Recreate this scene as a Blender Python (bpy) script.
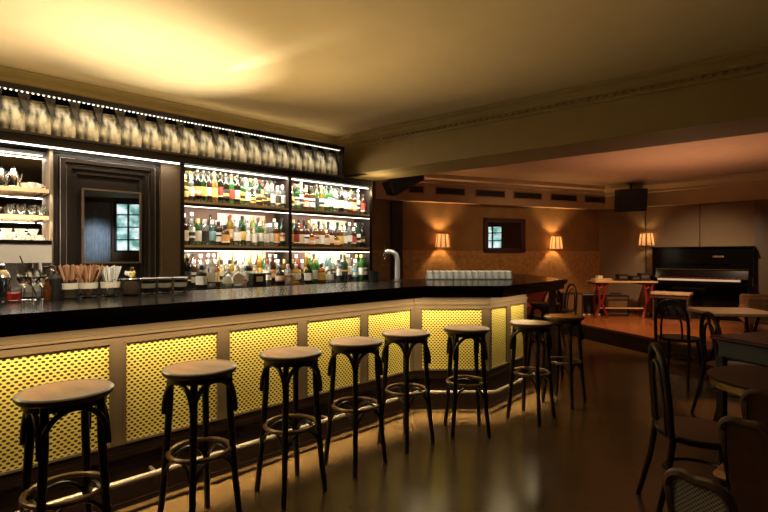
import bpy, math, random
from mathutils import Vector, Matrix
R = random.Random(7)
PI = math.pi
C = bpy.context.scene.collection
for o in list(bpy.data.objects): bpy.data.objects.remove(o)

# ------------------------------------------------------------------ camera, world, lights, exposure
scn = bpy.context.scene
cd = bpy.data.cameras.new('camera'); cam = bpy.data.objects.new('camera', cd); C.objects.link(cam)
cam.location = (0, 0, 1.35); cam.rotation_euler = (PI/2, 0, 0)
cd.sensor_width = 36; cd.lens = 22.5; cd.clip_end = 100; cd.clip_start = .02
scn.camera = cam
w = bpy.data.worlds.new('world'); scn.world = w; w.use_nodes = True
w.node_tree.nodes['Background'].inputs[0].default_value = (1, .7, .4, 1)
w.node_tree.nodes['Background'].inputs[1].default_value = .01
scn.view_settings.view_transform = 'Standard'; scn.view_settings.look = 'None'
scn.view_settings.gamma = 1; scn.view_settings.use_curve_mapping = False
scn.view_settings.exposure = 0.0

def aim(d): return Vector(d).to_track_quat('-Z', 'Y').to_euler()
def area(name, loc, d, sx, sy, power, col, spread=180, rot=None):
    l = bpy.data.lights.new(name, 'AREA'); l.shape = 'RECTANGLE'; l.size = sx; l.size_y = sy
    l.energy = power; l.color = col; l.spread = math.radians(spread)
    o = bpy.data.objects.new(name, l); C.objects.link(o); o.location = loc
    o.rotation_euler = rot if rot is not None else aim(d); return o
def spot(name, loc, to, power, col, ang=60, blend=.6, size=.05):
    l = bpy.data.lights.new(name, 'SPOT'); l.energy = power; l.color = col
    l.spot_size = math.radians(ang); l.spot_blend = blend; l.shadow_soft_size = size
    o = bpy.data.objects.new(name, l); C.objects.link(o); o.location = loc
    o.rotation_euler = aim(Vector(to) - Vector(loc)); return o
def point(name, loc, power, col, size=.03):
    l = bpy.data.lights.new(name, 'POINT'); l.energy = power; l.color = col; l.shadow_soft_size = size
    o = bpy.data.objects.new(name, l); C.objects.link(o); o.location = loc; return o

WARM = (1, .62, .28); GOLD = (1, .78, .38); COOL = (1, .93, .78)
# frames: bar face (45 deg) and back bar (42.6 deg)
BA = Vector((.265, 4.215, 0)); BU = Vector((math.sqrt(.5), math.sqrt(.5), 0)); BN = Vector((BU.y, -BU.x, 0)); BROT = PI/4
SP = Vector((-1.865, 4.5, 0)); SROT = math.atan2(.677, .736); SU = Vector((math.cos(SROT), math.sin(SROT), 0)); SN = Vector((SU.y, -SU.x, 0))
def bar(s, out=0, z=0): return BA + BU*s + BN*out + Vector((0, 0, z))
def bk(s, out=0, z=0): return SP + SU*s + SN*out + Vector((0, 0, z))

# light strips under the counter overhang
BC = Vector((1.435, 4.82, 0)); BB = Vector((.923, 4.215, 0)); BU3 = (BC-BB).normalized(); BN3 = Vector((BU3.y, -BU3.x, 0))
STRIP = (1, .78, .42)
for spr, k, o_ in ((180, 1.0, .105), (30, 1.1, .15)):  # narrow second pass is added to brighten the floor along the kick
    area('strip_counter', bar(-1.75, o_, .990), (0, 0, -1), 3.5, .03, 19*k, STRIP, spr, rot=(0, 0, BROT))
    area('strip_counter', (.6, 4.215-o_, .990), (0, 0, -1), .68, .03, 3.8*k, STRIP, spr, rot=(0, 0, 0))
    area('strip_counter', BB+BU3*.4+BN3*o_+Vector((0, 0, .990)), (0, 0, -1), .75, .03, 4.2*k, STRIP, spr, rot=(0, 0, math.atan2(BU3.y, BU3.x)))
# back bar strips
for s0 in (.565, 1.72):
    for z, p in ((2.19, 17), (1.832, 19), (1.413, 26)):
        area('strip_shelf', bk(s0, -.006, z), (0, 0, -1), 1.1, .02, p, COOL, rot=(.25, 0, SROT))
area('strip_panel', bk(-.85, .06, 2.185), (0, 0, -1), 1.5, .02, 4.5, COOL, rot=(0, 0, SROT))
for z in (2.18, 1.84, 1.63): area('bay_fill_strip', bk(-1.42, .04, z), (0, 0, -1), .75, .03, 8, COOL, rot=(0, 0, SROT))  # strips added to brighten the left bay
spot('bay_fill', bk(-1.2, .9, 2.7), bk(-1.35, .2, 1.35), 130, COOL, 60, .8, .04)  # added spot, lifts the front of the espresso machine
area('strip_sacks', bk(.0, .09, 2.60), (0, 0, -1), 3.6, .03, 14, (1, .93, .74), rot=(-.35, 0, SROT))
area('cornice_fill', bk(.0, -.1, 2.66), (0, 0, 1), 3.8, .05, 3.5, (1, .75, .4), rot=(PI, 0, SROT))  # unseen up-facing strip, added to lift the dark cornice
# up-lights washing the ceiling over the bar
WASH = (1, .74, .36)
spot('ceiling_wash', bk(.05, .55, .9), (-1.62, 3.7, 2.85), 400, (1, .93, .72), 54, 1, .03)
spot('ceiling_wash', bk(.2, .62, .9), (-.5, 2.9, 2.85), 210, WASH, 110, 1, .03)  # added wide fill for the general ceiling tone
spot('ceiling_wash', bk(-.1, .15, 2.68), (-.9, 3.65, 2.86), 150, (1, .93, .72), 11, 1, .01)
spot('ceiling_wash', bk(-1.2, .6, .9), (-2.3, 2.6, 2.85), 300, (1, .84, .60), 78, 1, .03)
# added spots that brighten the bar top and its glassware
spot('bar_fill', (-1.0, 1.7, 2.7), bk(-.9, 1.25, 1.18), 170, (1, .88, .66), 42, .8, .03)
spot('bar_fill', (.8, 4.0, 2.8), (.907, 5.15, 1.14), 260, (1, .9, .66), 36, .6, .02)
spot('bar_fill', (-.3, 4.2, 2.8), (.0, 4.9, 1.1), 60, COOL, 60, .8, .03)
point('canopy_lamp', bk(2.40, .06, 2.16), 5, (1, .8, .45), .02)
spot('bar_fill', (.5, 3.9, 2.8), (.1, 4.85, 1.15), 40, COOL, 30, .8, .03)
# added soft room fill and a spot for the floor highlight
area('room_light', (.2, 2.4, 2.82), (0, 0, -1), 1.2, 1.2, 3, (1, .66, .26))
spot('room_light', (1.0, 3.6, 2.8), (.75, 2.9, 0), 9, (1, .78, .4), 44, 1, .05)
# stage lights
spot('stage_light', (4.3, 6.6, 2.75), (4.0, 7.8, .2), 400, (1, .48, .18), 74, .8, .05)
spot('stage_light', (4.5, 6.7, 2.75), (5.7, 8.5, .95), 230, (1, .72, .46), 62, .9, .05)  # added spot to brighten the piano keys
spot('stage_light', (1.5, 7.7, 2.1), (.9, 7.5, 2.8), 10, (1, .16, .03), 115, 1, .05)
spot('stage_light', (3.7, 5.0, 2.7), (2.95, 4.15, 0), 260, (1, .5, .2), 17, .6, .05)
spot('stage_light', (4.4, 6.9, 1.0), (4.2, 6.7, 2.8), 130, (1, .52, .30), 150, 1, .1)  # up-light added in mid-air to warm the stage ceiling
spot('table_fill', (3.7, 4.8, 2.75), (3.75, 5.35, .75), 60, (1, .68, .38), 34, .6, .04)  # added fill over the light tabletop
spot('far_wall_fill', (2.6, 7.4, 2.7), (2.6, 9.3, .9), 34, (1, .62, .28), 110, 1, .1)  # spot added to brighten the far wall

# ------------------------------------------------------------------ materials
MATS = {}
def nodes(name):
    m = bpy.data.materials.new(name); m.use_nodes = True; nt = m.node_tree
    return m, nt, nt.nodes['Principled BSDF']
def ramp(nt, fac, stops):
    r = nt.nodes.new('ShaderNodeValToRGB'); e = r.color_ramp.elements
    while len(e) < len(stops): e.new(.5)
    for x, (p, c) in zip(e, stops): x.position = p; x.color = (*c, 1)
    nt.links.new(fac, r.inputs[0]); return r.outputs[0]
def mat(name, col, rough=.5, metal=0, var=.15, scale=8, bump=0, bscale=60, stretch=(1, 1, 1), coat=0, spec=.5, emit=None, es=0, sheen=0, lo=.3, hi=.7):
    if name in MATS: return MATS[name]
    m, nt, p = nodes(name)
    tc = nt.nodes.new('ShaderNodeTexCoord'); mp = nt.nodes.new('ShaderNodeMapping'); mp.inputs['Scale'].default_value = stretch
    nt.links.new(tc.outputs['Object'], mp.inputs[0])
    n = nt.nodes.new('ShaderNodeTexNoise'); n.inputs['Scale'].default_value = scale; n.inputs['Detail'].default_value = 5
    nt.links.new(mp.outputs[0], n.inputs[0])
    a = tuple(c*(1-var) for c in col); b = tuple(min(1, c*(1+var)) for c in col)
    nt.links.new(ramp(nt, n.outputs[0], [(lo, a), (hi, b)]), p.inputs['Base Color'])
    p.inputs['Roughness'].default_value = rough; p.inputs['Metallic'].default_value = metal
    p.inputs['Coat Weight'].default_value = coat; p.inputs['Specular IOR Level'].default_value = spec
    if sheen: p.inputs['Sheen Weight'].default_value = sheen
    if bump:
        n2 = nt.nodes.new('ShaderNodeTexNoise'); n2.inputs['Scale'].default_value = bscale; nt.links.new(mp.outputs[0], n2.inputs[0])
        bp = nt.nodes.new('ShaderNodeBump'); bp.inputs['Strength'].default_value = bump; bp.inputs['Distance'].default_value = .01
        nt.links.new(n2.outputs[0], bp.inputs['Height']); nt.links.new(bp.outputs[0], p.inputs['Normal'])
    if emit: p.inputs['Emission Color'].default_value = (*emit, 1); p.inputs['Emission Strength'].default_value = es
    MATS[name] = m; return m
def glass(name, col, alpha=.75, trans=.25):
    """coloured glass: tinted see-through, mirror-like sheen and a little scattering"""
    if name in MATS: return MATS[name]
    m, nt, p = nodes(name); nt.nodes.remove(p); out = nt.nodes['Material Output']
    t = nt.nodes.new('ShaderNodeBsdfTransparent'); t.inputs[0].default_value = (*col, 1)
    d = nt.nodes.new('ShaderNodeBsdfTranslucent'); d.inputs[0].default_value = (*col, 1)
    d2 = nt.nodes.new('ShaderNodeBsdfDiffuse'); d2.inputs[0].default_value = (*[c*.6 for c in col], 1)
    g = nt.nodes.new('ShaderNodeBsdfGlossy'); g.inputs['Roughness'].default_value = .08
    fr = nt.nodes.new('ShaderNodeFresnel'); fr.inputs[0].default_value = 1.5
    nz = nt.nodes.new('ShaderNodeTexNoise'); nz.inputs['Scale'].default_value = 30
    bp = nt.nodes.new('ShaderNodeBump'); bp.inputs['Strength'].default_value = .08
    nt.links.new(nz.outputs[0], bp.inputs['Height']); nt.links.new(bp.outputs[0], g.inputs['Normal'])
    m0 = nt.nodes.new('ShaderNodeMixShader'); m0.inputs[0].default_value = .5
    nt.links.new(d.outputs[0], m0.inputs[1]); nt.links.new(d2.outputs[0], m0.inputs[2])
    m1 = nt.nodes.new('ShaderNodeMixShader'); m1.inputs[0].default_value = trans
    nt.links.new(t.outputs[0], m1.inputs[1]); nt.links.new(m0.outputs[0], m1.inputs[2])
    m2 = nt.nodes.new('ShaderNodeMixShader'); nt.links.new(fr.outputs[0], m2.inputs[0])
    nt.links.new(m1.outputs[0], m2.inputs[1]); nt.links.new(g.outputs[0], m2.inputs[2])
    nt.links.new(m2.outputs[0], out.inputs[0]); MATS[name] = m; return m
def emis(name, col, s):
    if name in MATS: return MATS[name]
    m, nt, p = nodes(name); p.inputs['Base Color'].default_value = (*col, 1)
    p.inputs['Emission Color'].default_value = (*col, 1); p.inputs['Emission Strength'].default_value = s
    MATS[name] = m; return m
def perforated(name, c_sheet, c_hole, px, pz, r, rough=.45):
    """metal sheet with staggered round holes"""
    m, nt, p = nodes(name); tc = nt.nodes.new('ShaderNodeTexCoord'); sp = nt.nodes.new('ShaderNodeSeparateXYZ')
    nt.links.new(tc.outputs['Object'], sp.inputs[0])
    def M(op, a, b=None):
        n = nt.nodes.new('ShaderNodeMath'); n.operation = op
        for i, v in enumerate((a, b)):
            if v is None: continue
            if isinstance(v, (int, float)): n.inputs[i].default_value = v
            else: nt.links.new(v, n.inputs[i])
        return n.outputs[0]
    u = M('MULTIPLY', sp.outputs[0], 1/px); v = M('MULTIPLY', sp.outputs[2], 1/pz)
    def dist(off):
        a = M('SUBTRACT', M('FRACT', M('ADD', u, 50+off)), .5); b = M('SUBTRACT', M('FRACT', M('ADD', v, 50+off)), .5)
        a = M('MULTIPLY', a, px); b = M('MULTIPLY', b, pz*1.45)
        return M('SQRT', M('ADD', M('MULTIPLY', a, a), M('MULTIPLY', b, b)))
    d = M('MINIMUM', dist(0), dist(.5))
    hole = M('LESS_THAN', d, r)
    mx = nt.nodes.new('ShaderNodeMix'); mx.data_type = 'RGBA'; nt.links.new(hole, mx.inputs[0])
    mx.inputs[6].default_value = (*c_sheet, 1); mx.inputs[7].default_value = (*c_hole, 1)
    nt.links.new(mx.outputs[2], p.inputs['Base Color']); p.inputs['Roughness'].default_value = rough
    MATS[name] = m; return m
def floor_mat():
    m, nt, p = nodes('worn_floor'); tc = nt.nodes.new('ShaderNodeTexCoord')
    n = nt.nodes.new('ShaderNodeTexNoise'); n.inputs['Scale'].default_value = 1.3; n.inputs['Detail'].default_value = 8; n.inputs['Roughness'].default_value = .65
    n2 = nt.nodes.new('ShaderNodeTexNoise'); n2.inputs['Scale'].default_value = 5; n2.inputs['Detail'].default_value = 3
    for q in (n, n2): nt.links.new(tc.outputs['Object'], q.inputs[0])
    nt.links.new(ramp(nt, n.outputs[0], [(.3, (.042, .024, .009)), (.7, (.072, .042, .016))]), p.inputs['Base Color'])
    rr = nt.nodes.new('ShaderNodeMapRange'); rr.inputs[3].default_value = .17; rr.inputs[4].default_value = .30
    nt.links.new(n2.outputs[0], rr.inputs[0]); nt.links.new(rr.outputs[0], p.inputs['Roughness'])
    bp = nt.nodes.new('ShaderNodeBump'); bp.inputs['Strength'].default_value = .05; bp.inputs['Distance'].default_value = .002
    nt.links.new(n2.outputs[0], bp.inputs['Height']); nt.links.new(bp.outputs[0], p.inputs['Normal'])
    return m
def planks(name, c1, c2, ang, rough=.3):
    m, nt, p = nodes(name); tc = nt.nodes.new('ShaderNodeTexCoord'); mp = nt.nodes.new('ShaderNodeMapping')
    mp.inputs['Rotation'].default_value = (0, 0, ang); nt.links.new(tc.outputs['Object'], mp.inputs[0])
    b = nt.nodes.new('ShaderNodeTexBrick'); b.inputs['Scale'].default_value = 1; b.inputs['Mortar Size'].default_value = .004
    b.inputs['Brick Width'].default_value = 1.4; b.inputs['Row Height'].default_value = .1
    b.inputs['Color1'].default_value = (*c1, 1); b.inputs['Color2'].default_value = (*c2, 1); b.inputs['Mortar'].default_value = (.02, .01, .005, 1)
    nt.links.new(mp.outputs[0], b.inputs[0]); nt.links.new(b.outputs[0], p.inputs['Base Color']); p.inputs['Roughness'].default_value = rough
    return m

M_floor = floor_mat()
M_stage = planks('stage_planks', (.32, .12, .045), (.22, .08, .03), .35, .22)
M_ceil = mat('ceiling_paint', (.50, .38, .205), .8, var=.04, scale=3)
M_ceil2 = mat('stage_ceiling_paint', (.42, .28, .17), .8, var=.04)
M_beam = mat('beam_paint', (.36, .25, .09), .75, var=.04)
M_beamlow = mat('beam_low_paint', (.36, .27, .15), .75, var=.04)
M_wallb = mat('dark_wall_paint', (.16, .1, .055), .8, var=.1)
M_wallf = mat('ochre_wall', (.30, .165, .06), .75, var=.15, scale=4)
M_wallf2 = mat('stippled_ochre_wainscot', (.50, .27, .10), .7, var=.25, scale=14)
M_panelw = mat('acoustic_fabric', (.25, .17, .095), .9, var=.06, scale=50)
M_dark = mat('dark_lacquer', (.016, .010, .007), .45, spec=.25, var=.2, scale=3)
M_darkwood = mat('dark_stained_wood', (.045, .026, .016), .35, var=.3, scale=6, stretch=(1, 1, .15))
M_bartop = mat('black_polished_counter', (.008, .006, .004), .17, spec=.4, var=.2, scale=6)
M_taupe = mat('taupe_paint', (.125, .083, .048), .55, var=.05, spec=.2)
M_taupe2 = mat('dark_taupe_paint', (.017, .011, .008), .35, spec=.35, var=.06)
M_kick = mat('kick_board', (.012, .005, .003), .5, spec=.15, var=.15)
M_perf = perforated('perforated_brass', (.84, .69, .17), (.045, .022, .003), .030, .031, .0085)
M_perf2 = perforated('perforated_grille', (.16, .10, .05), (.02, .012, .006), .03, .03, .008)
M_black = mat('piano_black', (.004, .003, .003), .12, var=.1, spec=.35)
M_blackm = mat('matt_black', (.012, .01, .009), .55, var=.2)
M_seat = mat('worn_seat_wood', (.34, .145, .028), .5, var=.34, scale=9, stretch=(1, .3, 1), spec=.22)
M_seatrim = mat('worn_rim_wood', (.07, .032, .014), .35, var=.25, scale=12)
M_bent = mat('bentwood_black', (.012, .007, .005), .3, spec=.35, var=.25)
M_ring = mat('worn_brass_ring', (.13, .07, .03), .3, metal=.35, var=.3, scale=12)
M_chairseat = mat('brown_chair_seat', (.22, .085, .03), .32, var=.3, scale=9)
M_cane = perforated('woven_cane', (.40, .36, .29), (.02, .015, .01), .012, .012, .003)
M_chrome = mat('chrome', (.8, .78, .74), .12, metal=1, var=.03)
M_steel = mat('brushed_steel', (.6, .57, .52), .3, metal=1, var=.08)
M_brass = mat('brass', (.8, .55, .2), .25, metal=1, var=.1)
M_shelfwood = mat('light_oak_shelf', (.52, .36, .18), .45, var=.15, scale=5, stretch=(.2, 1, 1))
M_white = mat('white_ceramic', (.8, .78, .72), .2, var=.03)
M_ivory = mat('ivory_keys', (.85, .8, .68), .25, var=.03)
M_red = mat('red_painted_iron', (.16, .012, .008), .4, var=.2)
M_redl = mat('red_leather', (.10, .014, .01), .4, var=.25)
M_mirror = mat('mirror_silver', (.75, .73, .70), .015, metal=1, var=.005)
M_led = emis('led_strip', (1, .93, .78), 4)
M_ledp = emis('led_dots', (1, .93, .75), 3)
M_backp = mat('pale_back_panel', (.75, .70, .60), .5, var=.06)
M_backr = mat('red_brown_back_panel', (.16, .06, .03), .45, var=.15)
M_sack = mat('kraft_sack', (.40, .33, .21), .38, var=.85, lo=.38, hi=.62, scale=20, bump=1, bscale=26, stretch=(1, 1, .4))
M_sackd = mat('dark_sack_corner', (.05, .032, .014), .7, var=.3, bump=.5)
def shade_mat(name, c):
    m, nt, p = nodes(name); nt.nodes.remove(p); t = nt.nodes.new('ShaderNodeBsdfTranslucent'); d = nt.nodes.new('ShaderNodeBsdfDiffuse'); mx = nt.nodes.new('ShaderNodeMixShader')
    tc = nt.nodes.new('ShaderNodeTexCoord'); n = nt.nodes.new('ShaderNodeTexNoise'); n.inputs['Scale'].default_value = 40; nt.links.new(tc.outputs['Object'], n.inputs[0])
    o = ramp(nt, n.outputs[0], [(.3, tuple(q*.8 for q in c)), (.7, c)]); nt.links.new(o, t.inputs[0]); nt.links.new(o, d.inputs[0])
    mx.inputs[0].default_value = .35; nt.links.new(t.outputs[0], mx.inputs[1]); nt.links.new(d.outputs[0], mx.inputs[2]); nt.links.new(mx.outputs[0], nt.nodes['Material Output'].inputs[0]); return m
M_shade = shade_mat('pleated_shade', (.95, .84, .70)); M_shade2 = shade_mat('pleat_fold_shadow', (.42, .25, .14))  # darker copy paints the shade in the pleat folds
M_bulb = emis('bulb', (1, .7, .35), 30)
M_paper = mat('paper', (.75, .66, .5), .7, var=.05)
M_kraft = mat('brown_paper_straw', (.5, .26, .13), .6, var=.2)
M_cushion = mat('tan_upholstery', (.3, .19, .1), .8, var=.2, scale=20)
M_winglow = emis('daylight_garden', (.62, .82, .88), 1.5)
_nt = M_winglow.node_tree; _n = _nt.nodes.new('ShaderNodeTexNoise'); _n.inputs['Scale'].default_value = 5; _n.inputs['Detail'].default_value = 4
_tc = _nt.nodes.new('ShaderNodeTexCoord'); _nt.links.new(_tc.outputs['Object'], _n.inputs[0])
_nt.links.new(ramp(_nt, _n.outputs[0], [(.38, (.10, .28, .24)), (.5, (.35, .62, .62)), (.62, (.85, .97, 1))]), _nt.nodes['Principled BSDF'].inputs['Emission Color'])
def real_glass(name, col):
    m, nt, p = nodes(name); p.inputs['Base Color'].default_value = (*col, 1); p.inputs['Roughness'].default_value = .02
    p.inputs['Transmission Weight'].default_value = 1; p.inputs['IOR'].default_value = 1.45
    tc = nt.nodes.new('ShaderNodeTexCoord'); n = nt.nodes.new('ShaderNodeTexNoise'); n.inputs['Scale'].default_value = 40; nt.links.new(tc.outputs['Object'], n.inputs[0])
    bp = nt.nodes.new('ShaderNodeBump'); bp.inputs['Strength'].default_value = .1; nt.links.new(n.outputs[0], bp.inputs['Height']); nt.links.new(bp.outputs[0], p.inputs['Normal'])
    return m
G_clear = real_glass('clear_glass', (.97, .98, .95))
G_smoke = glass('smoked_glass', (.55, .42, .30), trans=.2)

# ------------------------------------------------------------------ mesh builder
class MB:
    def __init__(s): s.v = []; s.f = []; s.m = []
    def add(s, vs, fs, T=None, mi=0):
        b = len(s.v)
        for v in vs:
            v = Vector(v); s.v.append(T @ v if T is not None else v)
        for f in fs: s.f.append([b+i for i in f]); s.m.append(mi)
        return s
    def box(s, c, d, rot=None, taper=1, mi=0, bev=0):
        x, y, z = [a/2 for a in d]
        if bev:
            pts = []; n = 4
            r = min(bev, x*.99, y*.99)
            for cx, cy, a0 in ((x-r, y-r, 0), (-x+r, y-r, PI/2), (-x+r, -y+r, PI), (x-r, -y+r, 1.5*PI)):
                for i in range(n+1): a = a0+PI/2*i/n; pts.append((cx+r*math.cos(a), cy+r*math.sin(a)))
            k = len(pts); e = min(bev*.5, z*.9); rings = []
            for zz, sc in ((-z, e), (-z+e, 0), (z-e, 0), (z, e)):
                for (px, py) in pts: rings.append((px*(1-sc/max(x, .001)), py*(1-sc/max(y, .001)), zz))
            fs = [[i for i in range(k)][::-1], [3*k+i for i in range(k)]]
            for q in range(3):
                for i in range(k): j = (i+1) % k; fs.append([q*k+i, q*k+j, (q+1)*k+j, (q+1)*k+i])
            T = Matrix.Translation(c) @ (rot or Matrix.Identity(4)); return s.add(rings, fs, T, mi)
        t = taper
        vs = [(-x, -y, -z), (x, -y, -z), (x, y, -z), (-x, y, -z), (-x*t, -y*t, z), (x*t, -y*t, z), (x*t, y*t, z), (-x*t, y*t, z)]
        fs = [[3, 2, 1, 0], [4, 5, 6, 7], [0, 1, 5, 4], [1, 2, 6, 5], [2, 3, 7, 6], [3, 0, 4, 7]]
        T = Matrix.Translation(c) @ (rot or Matrix.Identity(4)); return s.add(vs, fs, T, mi)
    def lathe(s, prof, n=24, c=(0, 0, 0), T=None, sq=0, mi=0, caps=True):
        vs = []; fs = []; k = len(prof)
        for r, z in prof:
            for i in range(n):
                a = 2*PI*i/n; ca, sa = math.cos(a), math.sin(a); q = 1
                if sq: q = (abs(ca)**sq+abs(sa)**sq)**(-1/sq)
                vs.append((r*ca*q, r*sa*q, z))
        for j in range(k-1):
            for i in range(n): i2 = (i+1) % n; fs.append([j*n+i, j*n+i2, (j+1)*n+i2, (j+1)*n+i])
        if caps: fs.append(list(range(n))[::-1]); fs.append([(k-1)*n+i for i in range(n)])
        T = (T or Matrix.Identity(4)); return s.add(vs, fs, Matrix.Translation(c) @ T, mi)
    def tube(s, path, r, n=10, closed=False, mi=0, flat=1):
        P = [Vector(p) for p in path]; k = len(P); vs = []; fs = []; up = None
        for j in range(k):
            a = P[(j-1) % k] if (closed or j > 0) else P[j]; b = P[(j+1) % k] if (closed or j < k-1) else P[j]
            t = (b-a).normalized()
            if up is None: up = Vector((0, 0, 1)) if abs(t.z) < .9 else Vector((1, 0, 0))
            x = t.cross(up)
            if x.length < 1e-4: x = t.orthogonal()
            x.normalize(); y = x.cross(t).normalized(); up = y
            rr = r(j/(k-1)) if callable(r) else r
            for i in range(n):
                an = 2*PI*i/n; vs.append(P[j]+x*rr*math.cos(an)+y*rr*flat*math.sin(an))
        for j in range(k if closed else k-1):
            j2 = (j+1) % k
            for i in range(n): i2 = (i+1) % n; fs.append([j*n+i, j2*n+i, j2*n+i2, j*n+i2])
        if not closed: fs.append(list(range(n))); fs.append([(k-1)*n+i for i in range(n)][::-1])
        return s.add(vs, fs, None, mi)
    def prism(s, poly, z0, z1, mi=0):
        n = len(poly); ar = sum(poly[i][0]*poly[(i+1) % n][1]-poly[(i+1) % n][0]*poly[i][1] for i in range(n))
        if ar < 0: poly = poly[::-1]
        vs = [(x, y, z0) for x, y in poly]+[(x, y, z1) for x, y in poly]
        fs = [list(range(n))[::-1], [n+i for i in range(n)]]+[[i, (i+1) % n, n+(i+1) % n, n+i] for i in range(n)]
        return s.add(vs, fs, None, mi)
    def sweep(s, prof, a, b, out, mi=0):
        """profile (offset along out, z) swept in a straight line a to b"""
        a, b, out = Vector((*a[:2], 0)), Vector((*b[:2], 0)), Vector((*out[:2], 0)); k = len(prof)
        vs = [a+out*o+Vector((0, 0, z)) for o, z in prof]+[b+out*o+Vector((0, 0, z)) for o, z in prof]
        fs = [[i, (i+1) % k, k+(i+1) % k, k+i] for i in range(k)]+[list(range(k))[::-1], [k+i for i in range(k)]]
        return s.add(vs, fs, None, mi)
    def build(s, name, m, parent=None, loc=None, rotz=0, sharp=35):
        me = bpy.data.meshes.new(name); me.from_pydata([tuple(v) for v in s.v], [], s.f); me.validate()
        for q in (m if isinstance(m, (list, tuple)) else [m]): me.materials.append(q)
        if len(me.polygons) == len(s.m): me.polygons.foreach_set('material_index', s.m)
        import bmesh as bmm
        bm = bmm.new(); bm.from_mesh(me); bmm.ops.recalc_face_normals(bm, faces=bm.faces); bm.to_mesh(me); bm.free()
        me.polygons.foreach_set('use_smooth', [True]*len(me.polygons)); me.set_sharp_from_angle(angle=math.radians(sharp))
        o = bpy.data.objects.new(name, me); C.objects.link(o); o.parent = parent
        if loc is not None: o.location = loc
        o.rotation_euler = (0, 0, rotz); return o
def tag(o, label, cat, group=None, kind=None):
    o['label'] = label; o['category'] = cat
    if group: o['group'] = group
    if kind: o['kind'] = kind
    return o
def thing(name, label, cat, loc=(0, 0, 0), rotz=0, group=None):
    o = bpy.data.objects.new(name, None); C.objects.link(o); o.empty_display_size = .05
    o.location = loc; o.rotation_euler = (0, 0, rotz); return tag(o, label, cat, group)
def struct(mb, name, m, label=None, cat=None, **k):
    o = mb.build(name, m, **k); o['kind'] = 'structure'
    if label: o['label'] = label
    if cat: o['category'] = cat
    return o
def kids(o): return [c for c in bpy.data.objects if c.parent == o]
def dup(root, loc, rotz, label, group=None, cache={}):
    if root.name not in cache: cache[root.name] = [(c, kids(c)) for c in kids(root)]
    r = root.copy(); C.objects.link(r); r.location = loc; r.rotation_euler = (0, 0, rotz); r['label'] = label
    if group: r['group'] = group
    for c, gs in cache[root.name]:
        d = c.copy(); C.objects.link(d); d.parent = r
        for g in gs: e = g.copy(); C.objects.link(e); e.parent = d
    return r
def RX(a): return Matrix.Rotation(a, 4, 'X')
def RY(a): return Matrix.Rotation(a, 4, 'Y')
def RZ(a): return Matrix.Rotation(a, 4, 'Z')

# ------------------------------------------------------------------ the room
Q0 = (-5.6, 1.54); Q1 = (-4.5, -3); Q2 = (5, -3); Q3 = (8.01, 7.17); K = (4.57, 10.2); F0 = (-.2, 8.31); E0 = (-.41, 6.31)
room = [Q0, Q1, Q2, Q3, K, F0, E0]
struct(MB().prism(room, -.1, 0), 'floor', M_floor, 'dark worn glossy floor of the bar room', 'floor')
struct(MB().prism(room, 2.85, 2.95), 'ceiling', M_ceil, 'golden lit plaster ceiling over the bar', 'ceiling')
def wall(name, a, b, m, z0=0, z1=2.85, t=.12, inside=(1, 3)):
    a, b = Vector(a), Vector(b); u = (b-a).normalized(); n = Vector((-u.y, u.x))
    if n.dot(Vector(inside)-a) > 0: n = -n
    return struct(MB().prism([tuple(a-u*.05), tuple(b+u*.05), tuple(b+u*.05+n*t), tuple(a-u*.05+n*t)], z0, z1), name, m)
wall('wall_left', Q0, E0, M_wallb)
wall('wall_near_left', Q0, Q1, M_wallb)
wall('wall_back', Q1, Q2, M_wallb)
wall('wall_stage', Q3, K, M_panelw)
wall('wall_bar_end', F0, E0, M_wallf)
# far wall: smooth top, stippled wainscot
FD = (Vector(K)-Vector(F0)).normalized(); FN = Vector((FD.y, -FD.x))
wall('wall_far', F0, K, M_wallf)
w2 = MB().prism([tuple(Vector(F0)+FN*.0), tuple(Vector(K)+FN*.0), tuple(Vector(K)+FN*.02), tuple(Vector(F0)+FN*.02)], 0, 1.45)
struct(w2, 'trim_1', M_wallf2, 'stippled ochre lower band of the far wall', 'wainscot')
# right wall with two daylight windows
RD = (Vector(Q3)-Vector(Q2)).normalized(); RN = Vector((-RD.y, RD.x)); rang = math.atan2(RD.y, RD.x)
def rw(t, o, z): p = Vector(Q2)+RD*t+RN*o; return Vector((p.x, p.y, z))
RL = (Vector(Q3)-Vector(Q2)).length
wins = []
def tpar(x, y): return (Vector((x, y))-Vector(Q2)).dot(RD)
t1 = tpar(5.63, -.89); t2 = tpar(8.01-.5, 7.17-1.68)
wins = [(t1-.33, t1+.33, 1.45, 2.75), (t2-.35, t2+.35, 1.35, 2.35)]
mb = MB(); cur = 0
def rbox(mb, t0, tt1, z0, z1, o0=-.15, o1=0, mi=0):
    mb.prism([tuple(rw(t0, o0, 0).xy), tuple(rw(tt1, o0, 0).xy), tuple(rw(tt1, o1, 0).xy), tuple(rw(t0, o1, 0).xy)], z0, z1, mi)
for (a, b, z0, z1) in wins:
    rbox(mb, cur, a, 0, 2.85); rbox(mb, a, b, 0, z0); rbox(mb, a, b, z1, 2.85); cur = b
rbox(mb, cur, RL, 0, 2.85)
struct(mb, 'wall_right', M_wallb)
for i, (a, b, z0, z1) in enumerate(wins):
    mb = MB(); f = .05
    for (p, q, y0, y1) in ((a, a+f, z0, z1), (b-f, b, z0, z1), (a, b, z0, z0+f), (a, b, z1-f, z1), ((a+b)/2-.02, (a+b)/2+.02, z0, z1)):
        rbox(mb, p, q, y0, y1, -.1, -.04)
    for k in (1, 2, 3): zz = z0+(z1-z0)*k/4; rbox(mb, a, b, zz-.015, zz+.015, -.1, -.04)
    wo = struct(mb, 'window_%d' % (i+1), M_dark)
    mb = MB(); rbox(mb, a, b, z0, z1, -.145, -.12); g = mb.build('daylight', M_winglow, wo)
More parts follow.
